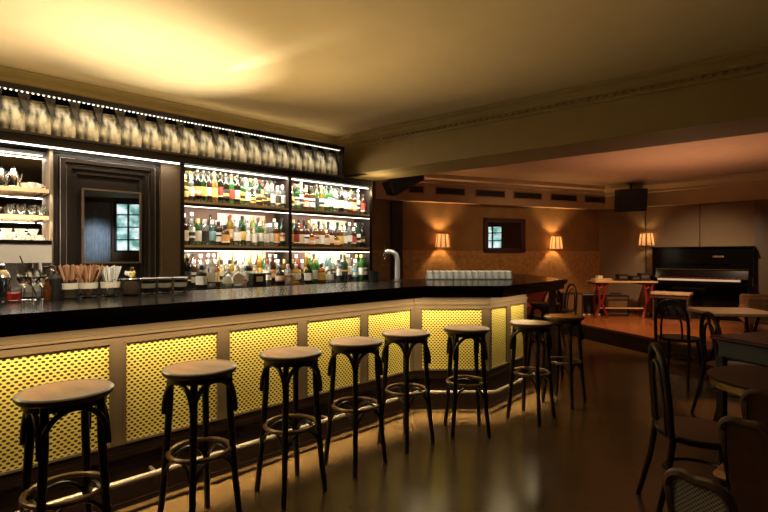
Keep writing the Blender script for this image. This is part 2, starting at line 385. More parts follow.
# curtain hanging beside the first window
cv = []; n = 60
for i in range(n+1):
    t = t1-1.0+.62*i/n; cv.append((t, .07+.03*math.sin(i*1.05)))
pts_ = [tuple(rw(t, o, 0).xy) for t, o in cv]+[tuple(rw(t, o+.006, 0).xy) for t, o in cv[::-1]]
vs = [(x, y, .95) for x, y in pts_]+[(x, y, 2.72) for x, y in pts_]; k = len(pts_)
cu = MB().add(vs, [[i, (i+1) % k, k+(i+1) % k, k+i] for i in range(k)]).build('curtain', mat('pale_curtain', (.42, .46, .52), .8))
tag(cu, 'pale blue-grey curtain beside the window, seen in the small bar mirror', 'curtain')
p = rw(t1-.5, .9, 1.9); spot('curtain_fill', p, rw(t1-.7, .05, 1.7), 30, (.7, .85, 1), 80, .8, .1)  # unseen spot added to brighten the curtain
# stage platform
SE0 = Vector((3.41, 7.59)); SED = Vector((.297, -.955)); SED.normalize()
s_far = SE0-SED*2.25; s_near = SE0+SED*5.2
stage = struct(MB().prism([tuple(s_far), tuple(s_near), (6.4, 2.2), tuple(Vector(Q3)), K], .0, .22), 'floor_stage', M_stage, 'raised wooden stage floor lit orange in front of the piano', 'stage')
SO = Vector((-SED.y, SED.x))
if SO.x > 0: SO = -SO
struct(MB().prism([tuple(s_far), tuple(s_near), tuple(s_near+SO*.02), tuple(s_far+SO*.02)], 0, .20), 'trim_2', M_darkwood, 'dark red front board of the stage step', 'stage board')
# beam with cornice
D = Vector((.788, -.616)).normalized(); N = Vector((.616, .788)).normalized(); B0 = Vector((-.60, 6.2)); B1 = B0+D*8.6
beam = MB().prism([tuple(B0-D*.3), tuple(B1), tuple(B1+N*.6), tuple(B0-D*.3+N*.6)], 2.38, 2.85)
struct(beam, 'trim_3', M_beam, 'wide plaster beam crossing the room below the ceiling', 'beam')
prof = [(0, 2.705), (.02, 2.705), (.02, 2.722), (.032, 2.727), (.032, 2.755), (.045, 2.765), (.05, 2.79), (.075, 2.81), (.09, 2.815), (.09, 2.825), (.11, 2.83), (.13, 2.84), (.13, 2.849), (0, 2.849)]
mb = MB().sweep(prof, B0-D*.1, B1, -N)
q = .0
while q < 7.2:
    p = B0+D*q-N*.042; mb.box((p.x, p.y, 2.742), (.03, .022, .024), RZ(math.atan2(D.y, D.x))); q += .07
struct(mb, 'trim_4', M_beam, 'stepped plaster cornice with dentils along the beam', 'cornice')
WN = Vector((SN.x, SN.y)); WA = Vector(Q0); WB = Vector((-.60, 6.2))
struct(MB().sweep(prof, WA, WB, WN), 'trim_5', M_beam, 'stepped plaster cornice above the back bar', 'cornice')
# lower ceiling over the stage
cb0 = B0-D*.3+N*.6; cb1 = B1+N*.6
struct(MB().prism([tuple(cb0), tuple(cb1), Q3, K, F0], 2.80, 2.849), 'ceiling_stage', M_ceil2, 'lower reddish ceiling over the stage end of the room', 'ceiling')
# soffit with vents along the far wall
Fv = lambda t, o, z: Vector((F0[0]+FD.x*t+FN.x*o, F0[1]+FD.y*t+FN.y*o, z))
FL = (Vector(K)-Vector(F0)).length; fang = math.atan2(FD.y, FD.x)
sof = [(0, 2.32), (.16, 2.32), (.16, 2.62), (.20, 2.65), (.20, 2.70), (.25, 2.73), (.25, 2.799), (0, 2.799)]
struct(MB().sweep(sof, Fv(0, 0, 0), Fv(FL, 0, 0), FN), 'trim_6', M_ceil2, 'boxed soffit with air vents along the far wall', 'soffit')
# cornice band and coving above the piano wall
PD = (Vector(Q3)-Vector(K)).normalized(); PN = Vector((PD.y, -PD.x)); PL = (Vector(Q3)-Vector(K)).length
Pv = lambda t, o, z: Vector((K[0]+PD.x*t+PN.x*o, K[1]+PD.y*t+PN.y*o, z)); pang = math.atan2(PD.y, PD.x)
struct(MB().sweep([(0, 2.33), (.08, 2.33), (.08, 2.60), (.11, 2.62), (.11, 2.66), (.17, 2.70), (.20, 2.74), (.20, 2.799), (0, 2.799)], Pv(0, 0, 0), Pv(PL, 0, 0), PN), 'trim_7', M_ceil, 'plaster band and coving above the piano wall', 'cornice')
def far_t(px):
    k = (px-384)/480; return (k*F0[1]-F0[0])/(FD.x-k*FD.y)
def pia_t(px):
    k = (px-384)/480; return (k*K[1]-K[0])/(PD.x-k*PD.y)
mb = MB()
for t in (pia_t(646), pia_t(700), pia_t(757)): p = Pv(t, .005, 1.26); mb.box(p, (.012, .03, 2.1), RZ(pang))
struct(mb, 'trim_8', M_taupe2, 'thin vertical joints between the fabric wall panels', 'wall joint')
# dark post at the left end of far wall
tpost = .42
struct(MB().box(Fv(tpost, .06, 1.16), (.19, .14, 2.30), RZ(fang)), 'trim_9', M_darkwood, 'dark wooden post at the left end of the far wall', 'post')

# vents
vents = [(408, 424), (435, 465), (475, 505), (513, 542), (550, 577), (584, 607)]
words = ['first', 'second', 'third', 'fourth', 'fifth', 'sixth', 'seventh', 'eighth', 'ninth', 'tenth', 'eleventh', 'twelfth', 'thirteenth', 'fourteenth', 'fifteenth', 'sixteenth', 'seventeenth', 'eighteenth', 'nineteenth', 'twentieth', 'twenty-first', 'twenty-second', 'twenty-third', 'twenty-fourth', 'twenty-fifth', 'twenty-sixth']
for i, (a, b) in enumerate(vents):
    # the soffit face stands 0.16 proud: correct parameter for that plane
    def ft(px):
        k = (px-384)/480; x0 = F0[0]+FN.x*.16; y0 = F0[1]+FN.y*.16; return (k*y0-x0)/(FD.x-k*FD.y)
    ta, tb = ft(a), ft(b); L = tb-ta
    r = thing('air_vent', '%s slotted air vent from the left in the soffit over the far wall' % words[i], 'vent', Fv((ta+tb)/2, .16, 2.52), fang, 'air vents in the soffit')
    mb = MB()
    for (cx, cz, sx, sz) in ((0, .065, L, .02), (0, -.065, L, .02), (-L/2+.01, 0, .02, .13), (L/2-.01, 0, .02, .13)): mb.box((cx, -.008, cz), (sx, .016, sz))
    mb.build('vent_frame', M_wallf, r)
    mb = MB()
    for z in (-.035, -.012, .012, .035): mb.box((0, -.006, z), (L-.04, .012, .006), RX(.5))
    mb.build('slats', M_blackm, r)
    MB().box((0, -.001, 0), (L-.03, .002, .11)).build('backing', M_blackm, r)

# ------------------------------------------------------------------ bar
CF = .28*.7071*1.0   # overhang
def o2(p): return (p.x, p.y)
top_front = [bar(-4.1, .20), Vector((.348, 4.015, 0)), Vector((1.012, 4.015, 0)), Vector((1.012, 4.015, 0))+BU3*1.48, Vector((1.93, 6.80, 0))]
inner = .7071*(4.87-3.95)
top_back = [bar(-4.1, -inner)]
def offs(pts, d):   # move the four outer front vertices inwards by d (simple shrink)
    l = []
    l.append(bar(-4.1, .20-d)); l.append(Vector((.348-d*.41, 4.015+d, 0))); l.append(Vector((1.012-d*.45, 4.015+d, 0)))
    l.append(pts[3]-BN3*d*.9-BU3*d*.9); l.append(pts[4]+Vector((-d, -d, 0)))
    return l
bt = thing('bar_worktop', 'long black polished bar top running from the left edge to the angled end', 'counter', (0, 0, 0))
mb = MB()
for d, z0, z1 in ((0, 1.065, 1.10), (.012, 1.05, 1.065), (.03, 1.0, 1.05)):
    mb.prism([o2(p) for p in offs(top_front, d)+top_back], z0, z1)
mb.build('top_slab', M_bartop, bt)
# body
bf = thing('bar_counter', 'taupe panelled bar front with yellow perforated brass panels', 'bar', (0, 0, 0))
body = [bar(-4.1, 0), BA, BB, BC, Vector((1.36, 5.75, 0)), bar(1.5, -.55), bar(-4.1, -.55)]
body_in = [bar(-4.1, -.03), BA+Vector((-.012, .03, 0)), BB+Vector((-.012, .03, 0)), BC+Vector((-.03, .02, 0)), Vector((1.33, 5.72, 0)), bar(1.5, -.52), bar(-4.1, -.52)]
MB().prism([o2(p) for p in body_in], .0, 1.0).build('carcass', M_dark, bf)
def face_frame(p0, u, n, L, stiles, name='frame'):
    rot = math.atan2(u.y, u.x)
    T = lambda s, o, z: p0+u*s+n*o+Vector((0, 0, z))
    mb = MB()
    def bb(s0, s1, z0, z1, o0=-.03, o1=0): mb.box(T((s0+s1)/2, (o0+o1)/2, (z0+z1)/2), (s1-s0, o1-o0, z1-z0), RZ(rot))
    bb(0, L, .897, .935); bb(0, L, .935, 1.0, -.03, -.006); bb(0, L, .925, .940, -.03, .012)
    for a, b in stiles: bb(a, b, .345, .897)
    mb.build(name, M_taupe, bf)
    mk = MB(); mk.box(T(L/2, -.014, .3225), (L, .028, .045), RZ(rot)); mk.box(T(L/2, -.03, .16), (L, .03, .28), RZ(rot)); mk.box(T(L/2, -.012, .29), (L, .03, .03), RZ(rot)); mk.box(T(L/2, -.018, .015), (L, .02, .03), RZ(rot))
    mk.build('kick_board', M_kick, bf)
    for (a, b), (c, d) in zip(stiles[:-1], stiles[1:]):
        w_ = c-b; x = MB(); x.box((0, 0, 0), (w_, .004, .552))
        o = x.build('perforated_panel', M_perf, bf, T((b+c)/2, -.012, .621), rot)
        fr = MB()
        for (cx, cz, sx, sz) in ((0, .270, w_, .012), (0, -.270, w_, .012), (-w_/2+.005, 0, .01, .55), (w_/2-.005, 0, .01, .55)): fr.box((cx, -.008, cz), (sx, .014, sz))
        fr.build('panel_bead', M_taupe, o)
pitch = .5915; st = []
for k in range(7, 0, -1): st.append((4.1-k*pitch-.03, 4.1-k*pitch+.03))
st = [(a, b) for a, b in st if a > 0]; st.append((4.1-.035, 4.1))
st = [(max(0, st[0][0]-pitch), st[0][1]-pitch)] + st if st[0][1]-pitch > 0 else st
face_frame(bar(-4.1), BU, BN, 4.1, st)
L2 = (BB-BA).length; face_frame(BA, Vector((1, 0, 0)), Vector((0, -1, 0)), L2, [(0, .06), (L2-.055, L2)])
L3 = (BC-BB).length; face_frame(BB, BU3, BN3, L3, [(0, .035), (L3*.485-.03, L3*.485+.03), (L3-.045, L3)])
# foot rail
mb = MB(); zr = .175
pts = [bar(-4.0, .075, zr), bar(-.03, .075, zr), Vector((BA.x+.031, BA.y-.075, zr)), Vector((BB.x+.03, BB.y-.075, zr)), BB+BN3*.075+BU3*.02+Vector((0, 0, zr)), BC+BN3*.075+Vector((0, 0, zr))]
mb.tube(pts, .016, 10)
for s in (-3.4, -2.2, -1.0, -.1):
    mb.tube([bar(s, .075, zr), bar(s, .0, zr), bar(s, -.02, zr)], .01, 8)
mb.tube([BB+BN3*.075+BU3*.5+Vector((0, 0, zr)), BB-BN3*.02+BU3*.5+Vector((0, 0, zr))], .01, 8)
mb.build('foot_rail', mat('dull_rail_metal', (.08, .06, .04), .5, metal=.3), bf)
# under-counter light profile
mb = MB()
mb.box(bar(-2.0, .105, .997), (3.9, .04, .006), RZ(BROT)); mb.box((.6, BA.y-.105, .997), (.66, .04, .006)); mb.box(BB+BU3*.4+BN3*.105+Vector((0, 0, .997)), (.75, .04, .006), RZ(math.atan2(BU3.y, BU3.x)))
mb.build('light_profile', M_steel, bf)
# post under the far tip of the counter
MB().box((1.83, 5.22, .5), (.06, .06, 1.0)).build('post', M_darkwood, bf)

bcz = 1.055
# ------------------------------------------------------------------ back bar (local frame: x along, -y out to the room)
bb_ = thing('back_bar_shelving', 'dark back bar shelving of two lit bays with a top ledge', 'shelving', tuple(SP), SROT)
def lb(mb, x0, x1, y0, y1, z0, z1, mi=0): return mb.box(((x0+x1)/2, (y0+y1)/2, (z0+z1)/2), (x1-x0, y1-y0, z1-z0), None, 1, mi)
mb = MB()
for a, b in ((-.045, -.005), (1.115, 1.155), (2.285, 2.325)):
    lb(mb, a, b, -.0, .33, bcz+.001, 2.23)
    mb.build('upright', M_dark, bb_); mb = MB()
for (a, b) in ((-.005, 1.115), (1.155, 2.285)):
    for z in (1.855, 1.436):
        sh = lb(MB(), a, b, .008, .30, z-.012, z+.018).build('shelf', M_shelfwood, bb_)
        lb(MB(), a, b, -.004, .008, z-.034, z-.004).build('shelf_lip', M_dark, sh); lb(MB(), a, b, -.004, .008, z-.004, z+.018).build('shelf_edge', M_shelfwood, sh)
        lb(MB(), a, b, -.003, .006, z-.040, z-.034).build('light_strip', M_led, sh)
    lb(MB(), a, b, .02, .032, 2.196, 2.206).build('light_strip', M_led, bb_)
    lb(MB(), a, b, .31, .33, 1.9, 2.2).build('back_panel', M_backp, bb_)
    lb(MB(), a, b, .31, .33, 1.06, 1.9).build('back_panel', M_backr, bb_)
    # pale lit boards standing against the back of the lower two shelves
    for z in (1.10, 1.5):
        lb(MB(), a+.45, a+1.0, .298, .309, z, z+.30).build('pale_board', M_backp, bb_)
lb(MB(), -2.3, 2.325, -.02, .34, 2.215, 2.30).build('canopy', M_dark, bb_)
lb(MB(), -2.3, 1.86, -.03, .34, 2.285, 2.302).build('sack_ledge', M_darkwood, bb_)
lb(MB(), -2.3, 1.86, -.035, .34, 2.615, 2.65).build('cornice_board', M_dark, bb_)
lb(MB(), 1.83, 1.86, -.03, .34, 2.302, 2.615).build('end_board', M_dark, bb_)
lb(MB(), -2.3, 1.83, .30, .33, 2.302, 2.615).build('ledge_back', M_darkwood, bb_)
mb = MB(); x = -2.28
while x < 1.82:
    mb.box((x, -.0, 2.608), (.014, .012, .008)); x += .034
mb.build('light_dots', M_ledp, bb_)
lb(MB(), -2.28, 1.82, -.015, .015, 2.609, 2.615).build('light_profile', M_steel, bb_)
lb(MB(), -1.72, -.06, -.03, -.018, 2.198, 2.210).build('light_strip', M_led, bb_)
# back counter
bcz = 1.055
bcn = thing('back_counter', 'dark counter below the back bar shelves', 'counter', tuple(SP), SROT)
lb(MB(), -2.4, 2.30, -.30, .30, bcz-.035, bcz).build('worktop', M_bartop, bcn)
lb(MB(), -2.4, 2.28, -.26, .30, 0, bcz-.035).build('cabinet_body', M_dark, bcn)

# panelled door-like frame with mirror
pm = thing('panelled_frame', 'dark taupe stepped wall panelling around the small mirror', 'wall panelling', tuple(SP), SROT)
x0, x1 = -1.03, -.215
lb(MB(), x0, x1, .06, .10, bcz, 2.21).build('panel_field', M_taupe2, pm)
mb = MB()
for k, (o, d, h) in enumerate(((0, .045, .03), (.045, .03, .055), (.09, .02, .035), (.13, .012, .02))):
    wd = .04
    lb(mb, x0+o, x0+o+wd, .06-h, .06, bcz, 2.195-o); lb(mb, x1-o-wd, x1-o, .06-h, .06, bcz, 2.195-o); lb(mb, x0+o, x1-o, .06-h, .06, 2.195-o-wd, 2.195-o)
mb.build('stepped_moulding', M_taupe2, pm)
mb = MB()
for o, h in ((.002, .034), (.047, .059), (.092, .039)):
    lb(mb, x0+o, x0+o+.005, .06-h, .056-h+.004, bcz, 2.19-o); lb(mb, x1-o-.005, x1-o, .06-h, .056-h+.004, bcz, 2.19-o); lb(mb, x0+o, x1-o, .06-h, .056-h+.004, 2.185-o, 2.19-o)
mb.build('edge_highlight', mat('pale_edge_highlight', (.34, .27, .2), .4), pm)  # thin pale strips paint highlights along the moulding edges
pil = struct(MB().box(((-.215-.045)/2, .05, (bcz+2.21)/2), (.17, .1, 2.21-bcz)), 'trim_10', M_taupe, 'lit taupe pilaster between the mirror and the shelves', 'pilaster', loc=tuple(SP), rotz=SROT)
wm = thing('wall_mirror', 'thin-framed mirror set in the dark panelling behind the bar', 'mirror', tuple(SP), SROT)
mx0, mx1, mz0, mz1 = -.81, -.385, 1.30, 1.90
lb(MB(), mx0, mx1, .04, .052, mz0, mz1).build('mirror_glass', M_mirror, wm)
mb = MB()
for a, b, c, d in ((mx0-.015, mx0, mz0-.015, mz1+.015), (mx1, mx1+.015, mz0-.015, mz1+.015), (mx0, mx1, mz0-.015, mz0), (mx0, mx1, mz1, mz1+.015)): lb(mb, a, b, .03, .06, c, d)
mb.build('mirror_frame', M_taupe, wm)
# left bay mirror + boards
lm = thing('bay_mirror', 'tall mirror behind the wooden shelves at the left edge', 'mirror', tuple(SP), SROT)
lb(MB(), -2.3, -1.05, .20, .21, bcz, 2.2).build('mirror_glass', M_mirror, lm)
lb(MB(), -1.05, -1.03, .0, .22, bcz, 2.2).build('mirror_side', M_taupe, lm)
for z, wd in ((1.845, 'upper'), (1.635, 'lower')):
    r = thing('wall_shelf', '%s light wooden shelf board with glassware at the left edge' % wd, 'shelf', tuple(bk(0, 0, z)), SROT, 'light wooden shelf boards')
    lb(MB(), -2.2, -1.055, .0, .198, 0, .03).build('board', M_shelfwood, r)
    mb = MB()
    for x in (-2.1, -1.6, -1.1): lb(mb, x-.01, x+.01, .03, .198, -.012, 0)
    mb.build('bracket', M_dark, r)

# sacks
def sack(i, seed):
    rr = random.Random(seed); mb = MB(); n = 28; hgt = .265; hw = .0835
    prof = [(.0, .90, .75), (.03, 1.0, 1.0), (.09, 1.02, 1.1), (.15, 1.0, 1.05), (.20, .98, .85), (.24, .93, .55), (.265, .86, .25)]
    vs = []; fs = []
    ph = [rr.uniform(0, 6) for _ in range(4)]
    for (z, wx, wy) in prof:
        for j in range(n):
            a = 2*PI*j/n; ca, sa = math.cos(a), math.sin(a); q = (abs(ca)**3.2+abs(sa)**3.2)**(-1/3.2)
            cr = 1+.05*math.sin(5*a+ph[0]+z*20)+.035*math.sin(9*a+ph[1]-z*30)
            vs.append((hw*wx*ca*q*(1+.012*math.sin(z*40+ph[2])), .055*wy*sa*q*cr, z))
    k = len(prof)
    for j in range(k-1):
        for m_ in range(n): i2 = (m_+1) % n; fs.append([j*n+m_, j*n+i2, (j+1)*n+i2, (j+1)*n+m_])
    fs.append(list(range(n))[::-1]); fs.append([(k-1)*n+m_ for m_ in range(n)])
    mb.add(vs, fs); return mb
protos = []
SK = []
pos = 1.74; i = 0
while pos > -2.2:
    SK.append(pos); pos -= .168
SK = SK[::-1]
vis = [p for p in SK if p > -1.46]
for p in SK:
    if p <= -1.46: continue
    i = vis.index(p)
    lab = '%s crumpled golden-brown sack from the left on the lit top ledge' % words[i] if i < 12 else '%s crumpled golden-brown sack from the right end of the lit top ledge' % words[len(vis)-1-i]
    r = thing('kraft_sack', lab, 'sack', tuple(bk(p, -.085, 2.302)), SROT+R.uniform(-.06, .06), 'sacks on the top ledge'); r.scale = (1.03, 1, R.uniform(1.02, 1.06))
    if len(protos) < 4:
        b = sack(0, len(protos)+3).build('sack_body', M_sack, r, sharp=60)
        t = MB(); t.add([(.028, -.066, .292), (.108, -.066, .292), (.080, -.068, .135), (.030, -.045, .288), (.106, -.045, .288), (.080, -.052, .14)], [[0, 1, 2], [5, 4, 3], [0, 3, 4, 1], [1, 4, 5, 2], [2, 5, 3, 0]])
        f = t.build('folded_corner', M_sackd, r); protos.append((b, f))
    else:
        for q in protos[i % 4]: c = q.copy(); C.objects.link(c); c.parent = r

# ------------------------------------------------------------------ bottles
BT = {  # kind: (profile [(r, z)], squareness, label z0, z1, cap height)
 'wine': ([(.034, 0), (.037, .005), (.037, .19), (.033, .215), (.018, .24), (.014, .26), (.014, .305)], 0, .06, .15, .03),
 'spirit': ([(.036, 0), (.039, .005), (.039, .17), (.034, .19), (.016, .21), (.014, .25)], 0, .04, .14, .035),
 'square': ([(.033, 0), (.036, .005), (.036, .165), (.03, .185), (.015, .2), (.014, .235)], 5, .04, .13, .035),
 'tall': ([(.028, 0), (.031, .005), (.031, .22), (.026, .245), (.014, .265), (.013, .31)], 0, .07, .17, .025),
 'squat': ([(.042, 0), (.049, .01), (.052, .05), (.048, .10), (.03, .125), (.015, .14), (.014, .175)], 0, .03, .09, .035),
 'flask': ([(.038, 0), (.044, .006), (.044, .12), (.036, .145), (.016, .165), (.015, .2)], 4, .03, .11, .03),
 'gin': ([(.033, 0), (.036, .005), (.037, .16), (.038, .18), (.03, .195), (.014, .205), (.0145, .245)], 0, .05, .14, .035)}
KW = {'wine': 'wine bottle', 'spirit': 'spirit bottle', 'square': 'square bottle', 'tall': 'tall bottle', 'squat': 'squat bottle', 'flask': 'flat bottle', 'gin': 'shouldered bottle'}
GC = {'dark': ((.06, .05, .03), .5), 'green': ((.22, .55, .16), .35), 'dkgreen': ((.06, .16, .05), .5), 'amber': ((.62, .27, .06), .3), 'gold': ((.85, .6, .14), .35), 'clear': ((.95, .96, .92), .24),
      'brown': ((.25, .09, .03), .4), 'red': ((.6, .06, .03), .4), 'blue': ((.45, .72, .78), .3), 'cream': ((.85, .8, .66), .8)}
GN = {'dark': 'black', 'green': 'bright green', 'dkgreen': 'dark green', 'amber': 'amber', 'gold': 'golden', 'clear': 'clear', 'brown': 'brown', 'red': 'red', 'blue': 'pale blue', 'cream': 'frosted'}
LC = {'w': ((.8, .77, .68), 'white'), 'y': ((.75, .5, .12), 'yellow'), 'r': ((.4, .05, .03), 'red'), 'k': ((.03, .025, .02), 'black'), 'o': ((.75, .38, .1), 'orange'), 'b': ((.25, .45, .5), 'teal'), 'c': ((.7, .6, .42), 'cream')}
CC = {'k': (.02, .018, .015), 'g': (.7, .5, .15), 'r': (.22, .03, .02), 'w': (.8, .78, .72), 's': (.6, .58, .55), 'e': (.1, .4, .12)}
cache = {}
def bottle(kind, gc, lc, cc, loc, label, group, rotz=0):
    r = thing('bottle', label, 'bottle', loc, rotz, group); key = (kind, gc, lc, cc)
    if key not in cache:
        pr, sq, z0, z1, ch = BT[kind]; n = 20
        col, tr = GC[gc]; b = MB().lathe(pr, n, sq=sq).build('glass_body', glass('glass_'+gc, col, trans=tr), r)
        rn = pr[-1][0]; zt = pr[-1][1]
        c = MB().lathe([(rn+.002, zt-ch), (rn+.003, zt-ch+.003), (rn+.003, zt+.004), (rn, zt+.008)], 14).build('cap', mat('cap_'+cc, CC[cc], .35, var=.05), r)
        rl = max(p[0] for p in pr if p[1] < z1)+.0008; m1 = mat('label_'+lc, LC[lc][0], .6, var=.08, scale=40)
        acc = {'w': 'k', 'y': 'k', 'r': 'w', 'k': 'y', 'o': 'w', 'b': 'w', 'c': 'r'}[lc]; m2 = mat('label_'+acc, LC[acc][0], .6, var=.08, scale=40)
        lbm = MB(); zs = [z0, z0+.012, z0+.02, z0+(z1-z0)*.55, z0+(z1-z0)*.75, z1]; mi = R.choice([[0, 0, 0, 0, 0], [0, 0, 0, 1, 0], [1, 0, 0, 0, 0], [0, 0, 1, 0, 0]])
        for (a, bz, m_) in zip(zs[:-1], zs[1:], mi):
            def rad(z):
                pp = pr
                for (ra, za), (rb, zb) in zip(pp[:-1], pp[1:]):
                    if za <= z <= zb: return ra+(rb-ra)*(z-za)/max(zb-za, 1e-6)+.0009
                return rl
            lbm.lathe([(rad(a), a), (rad(bz), bz)], n, sq=sq, mi=m_, caps=False)
        l = lbm.build('paper_label', [m1, m2], r)
        cache[key] = (b, c, l)
    else:
        for q in cache[key]: c = q.copy(); C.objects.link(c); c.parent = r
    return r
rows = {
 (0, 0): 'spirit amber y g|spirit clear w w|wine dark o k|wine dkgreen y k|wine brown w k|wine gold y g|tall dark r k|wine dark k k|wine green r r|wine dark c k|gin green y k|spirit clear w w|squat dark y k|squat gold k k|squat gold k g|gin clear k w|spirit clear w s|square clear k s|spirit clear w w',
 (0, 1): 'spirit brown c k|tall clear w w|spirit green w g|spirit clear k s|gin blue b w|square brown w k|flask brown o k|tall gold o r|spirit clear w w|wine dkgreen y k|square clear w w|square clear w e|spirit green w w|square clear w s|gin clear w w|spirit amber o w|wine dkgreen c k',
 (0, 2): 'wine dark k w|spirit brown w w|wine clear w s|tall clear c s|spirit amber y w|spirit clear w k|spirit gold w k|gin clear w k|square clear k w|spirit dark w g|spirit clear w w|tall gold y g|spirit clear w r|wine brown o k|spirit clear c w|spirit amber w g',
 (1, 0): 'spirit clear y g|gin green w k|tall clear w w|spirit amber c g|spirit amber w k|wine green k k|wine gold w g|wine green c k|tall green w k|spirit clear w w|wine dark c k|spirit clear w w|spirit amber c w|spirit brown o k|tall clear w w|spirit brown r k',
 (1, 1): 'spirit gold y g|spirit brown r k|spirit amber c r|spirit brown w k|flask amber o k|spirit amber c g|spirit amber w s|flask amber c s|spirit brown c s|squat amber o k|spirit amber y w|spirit clear w w|wine clear w w|gin brown r w|tall dkgreen w k|wine dark k k',
 (1, 2): 'spirit amber r g|spirit red w r|tall gold y g|wine green y y|spirit green w e|spirit clear w w|tall blue w s|spirit clear k w|gin clear w k|wine dkgreen k k|tall clear c s|spirit clear b w|wine green w g|wine dkgreen w k'}
rows[(1, 2)] = rows[(1, 2)].replace(' y y', ' y g')
lvl = {0: 1.874, 1: 1.4545, 2: bcz}; ln = {0: 'top shelf', 1: 'middle shelf', 2: 'back counter'}; bn = {0: 'left bay', 1: 'right bay'}
for (b, l), s in rows.items():
    items = s.split('|'); n = len(items); a0, a1 = ((.03, 1.085) if b == 0 else (1.195, 2.25)); z = lvl[l]
    step = (a1-a0)/(n-1)
    for i, it in enumerate(items):
        kd, gc, lc, cc = it.split(); dx = R.uniform(-.004, .004)
        yo = -.095+R.uniform(-.012, .012) if l < 2 else -.05+R.uniform(-.03, .03)
        bottle(kd, gc, lc, cc, tuple(bk(a0+step*i+dx, yo, z)), '%s %s with %s label, %s from left in front, %s, %s' % (GN[gc], KW[kd], LC[lc][1], words[i], ln[l], bn[b]), 'front row bottles on the %s of the %s' % (ln[l], bn[b]))
    # rear row, standing in the gaps
    opts = ['tall clear w w', 'wine dark c k', 'wine green w g', 'spirit clear k w', 'tall gold y g', 'wine clear w w', 'tall amber c k', 'wine dkgreen w r']
    for i in range(n-1):
        kd, gc, lc, cc = R.choice(opts).split()
        bottle(kd, gc, lc, cc, tuple(bk(a0+step*(i+.5), -.20 if l < 2 else -.17, z)), '%s %s, %s from left in the rear row, %s, %s' % (GN[gc], KW[kd], words[i], ln[l], bn[b]), 'rear row bottles on the %s of the %s' % (ln[l], bn[b]))
# front bottles standing before the row on the back counter
xs = [.10, .20, .36, .50, .93, 1.02, 1.12, 1.28, 1.36, 1.45, 1.56]
its = ['flask dark w k', 'spirit clear w w', 'squat clear w s', 'squat cream c w', 'squat dark c k', 'flask clear c w', 'flask gold w w', 'flask dark w k', 'spirit green w g', 'flask amber y k', 'squat clear w s']
for i, (x, it) in enumerate(zip(xs, its)):
    kd, gc, lc, cc = it.split()
    bottle(kd, gc, lc, cc, tuple(bk(x, .14, bcz)), '%s %s, %s from left along the front edge of the back counter' % (GN[gc], KW[kd], words[i]), 'bottles along the front edge of the back counter')
# dark boxes and a round white plate among them
r = thing('menu_box', 'black box with white card front among the back counter bottles', 'box', tuple(bk(.66, .15, bcz)), SROT)
MB().box((0, 0, .06), (.14, .10, .12)).build('box_body', M_blackm, r); MB().box((0, -.052, .065), (.07, .003, .05)).build('card', M_paper, r)
r = thing('round_plaque', 'white round plaque standing before the back counter bottles', 'plaque', tuple(bk(.43, .20, bcz)), SROT)
MB().lathe([(.055, 0), (.06, .004), (.06, .01), (.055, .014)], 28, T=Matrix.Translation((0, 0, .075)) @ RX(PI/2)).build('disc', M_white, r)
MB().box((0, .0, .008), (.07, .05, .016), bev=.006).build('stand', M_steel, r)

# ------------------------------------------------------------------ glassware
def tumbler(r0, r1, h, t=.003):
    return MB().lathe([(r0*.9, 0), (r0, .004), (r1, h), (r1-t, h), (r0-t, .012), (.001, .01)], 20)
def bt_xy(px, c):
    k = (px-384)/480; y = c/(1-k); return (k*y, y, 1.10)
# three tumblers holding dark sleeves
proto = None
for i, (px, w_) in enumerate(((148.5, 'leftmost'), (164.5, 'middle'), (180.5, 'rightmost'))):
    lab = '%s of three wide glass tumblers on the bar top near the shelves' % w_; loc = bt_xy(px, 4.72)
    if proto is None:
        proto = thing('tumbler', lab, 'glass', loc, 0, 'wide glass tumblers in a row')
        tumbler(.043, .048, .105).build('glass_bowl', G_clear, proto)
        MB().lathe([(.0395, .012), (.043, .088), (.042, .088), (.001, .087)], 20).build('dark_liner', M_blackm, proto); MB().lathe([(.0415, .040), (.0430, .070), (.0423, .070), (.0408, .040)], 20).build('highlight_band', M_paper, proto)  # cream band paints the bright band across the glass
        MB().lathe([(.0485, .100), (.0495, .101), (.0495, .106), (.0465, .106)], 20).build('rim_highlight', M_white, proto)  # white ring paints the highlight on the glass rim
    else: dup(proto, loc, .3*i, lab)
# straw holders
def holder(px, c, label, mstraw, n, spread, hgt, mcup, rad=.05, hc=.11, seed=0):
    rr = random.Random(seed)
    r = thing('straw_holder', label, 'straw holder', bt_xy(px, c))
    tumbler(rad*.92, rad, hc).build('cup', mcup, r)
    MB().lathe([(rad*.96+.003, hc*.5), (rad+.003, hc*.82), (rad+.001, hc*.82), (rad*.94, hc*.5)], 20).build('cup_highlight_band', M_paper, r)  # cream colour paints the bright reflection on the cup band
    for k in range(n):
        a = rr.uniform(0, 2*PI); rb = rr.uniform(0, rad*.5); q = rr.uniform(.2, 1)
        p0 = Vector((math.cos(a)*rb*.4, math.sin(a)*rb*.4, .014)); p1 = Vector((math.cos(a)*spread*q, math.sin(a)*spread*q, hgt*rr.uniform(.93, 1)))
        MB().tube([p0, p1], .0034, 6).build('straw', mstraw, r)
    return r
holder(70, 4.70, 'amber glass holder with brown paper straws, left of the steel-banded one', M_kraft, 30, .085, .20, G_smoke, .042, .11, 1)
holder(88.5, 4.68, 'steel-banded glass holder with a fan of brown paper straws', M_kraft, 44, .095, .20, G_clear, .048, .11, 2)
holder(110.5, 4.68, 'steel-banded glass holder full of white straws', M_white, 44, .085, .19, G_clear, .052, .11, 3)
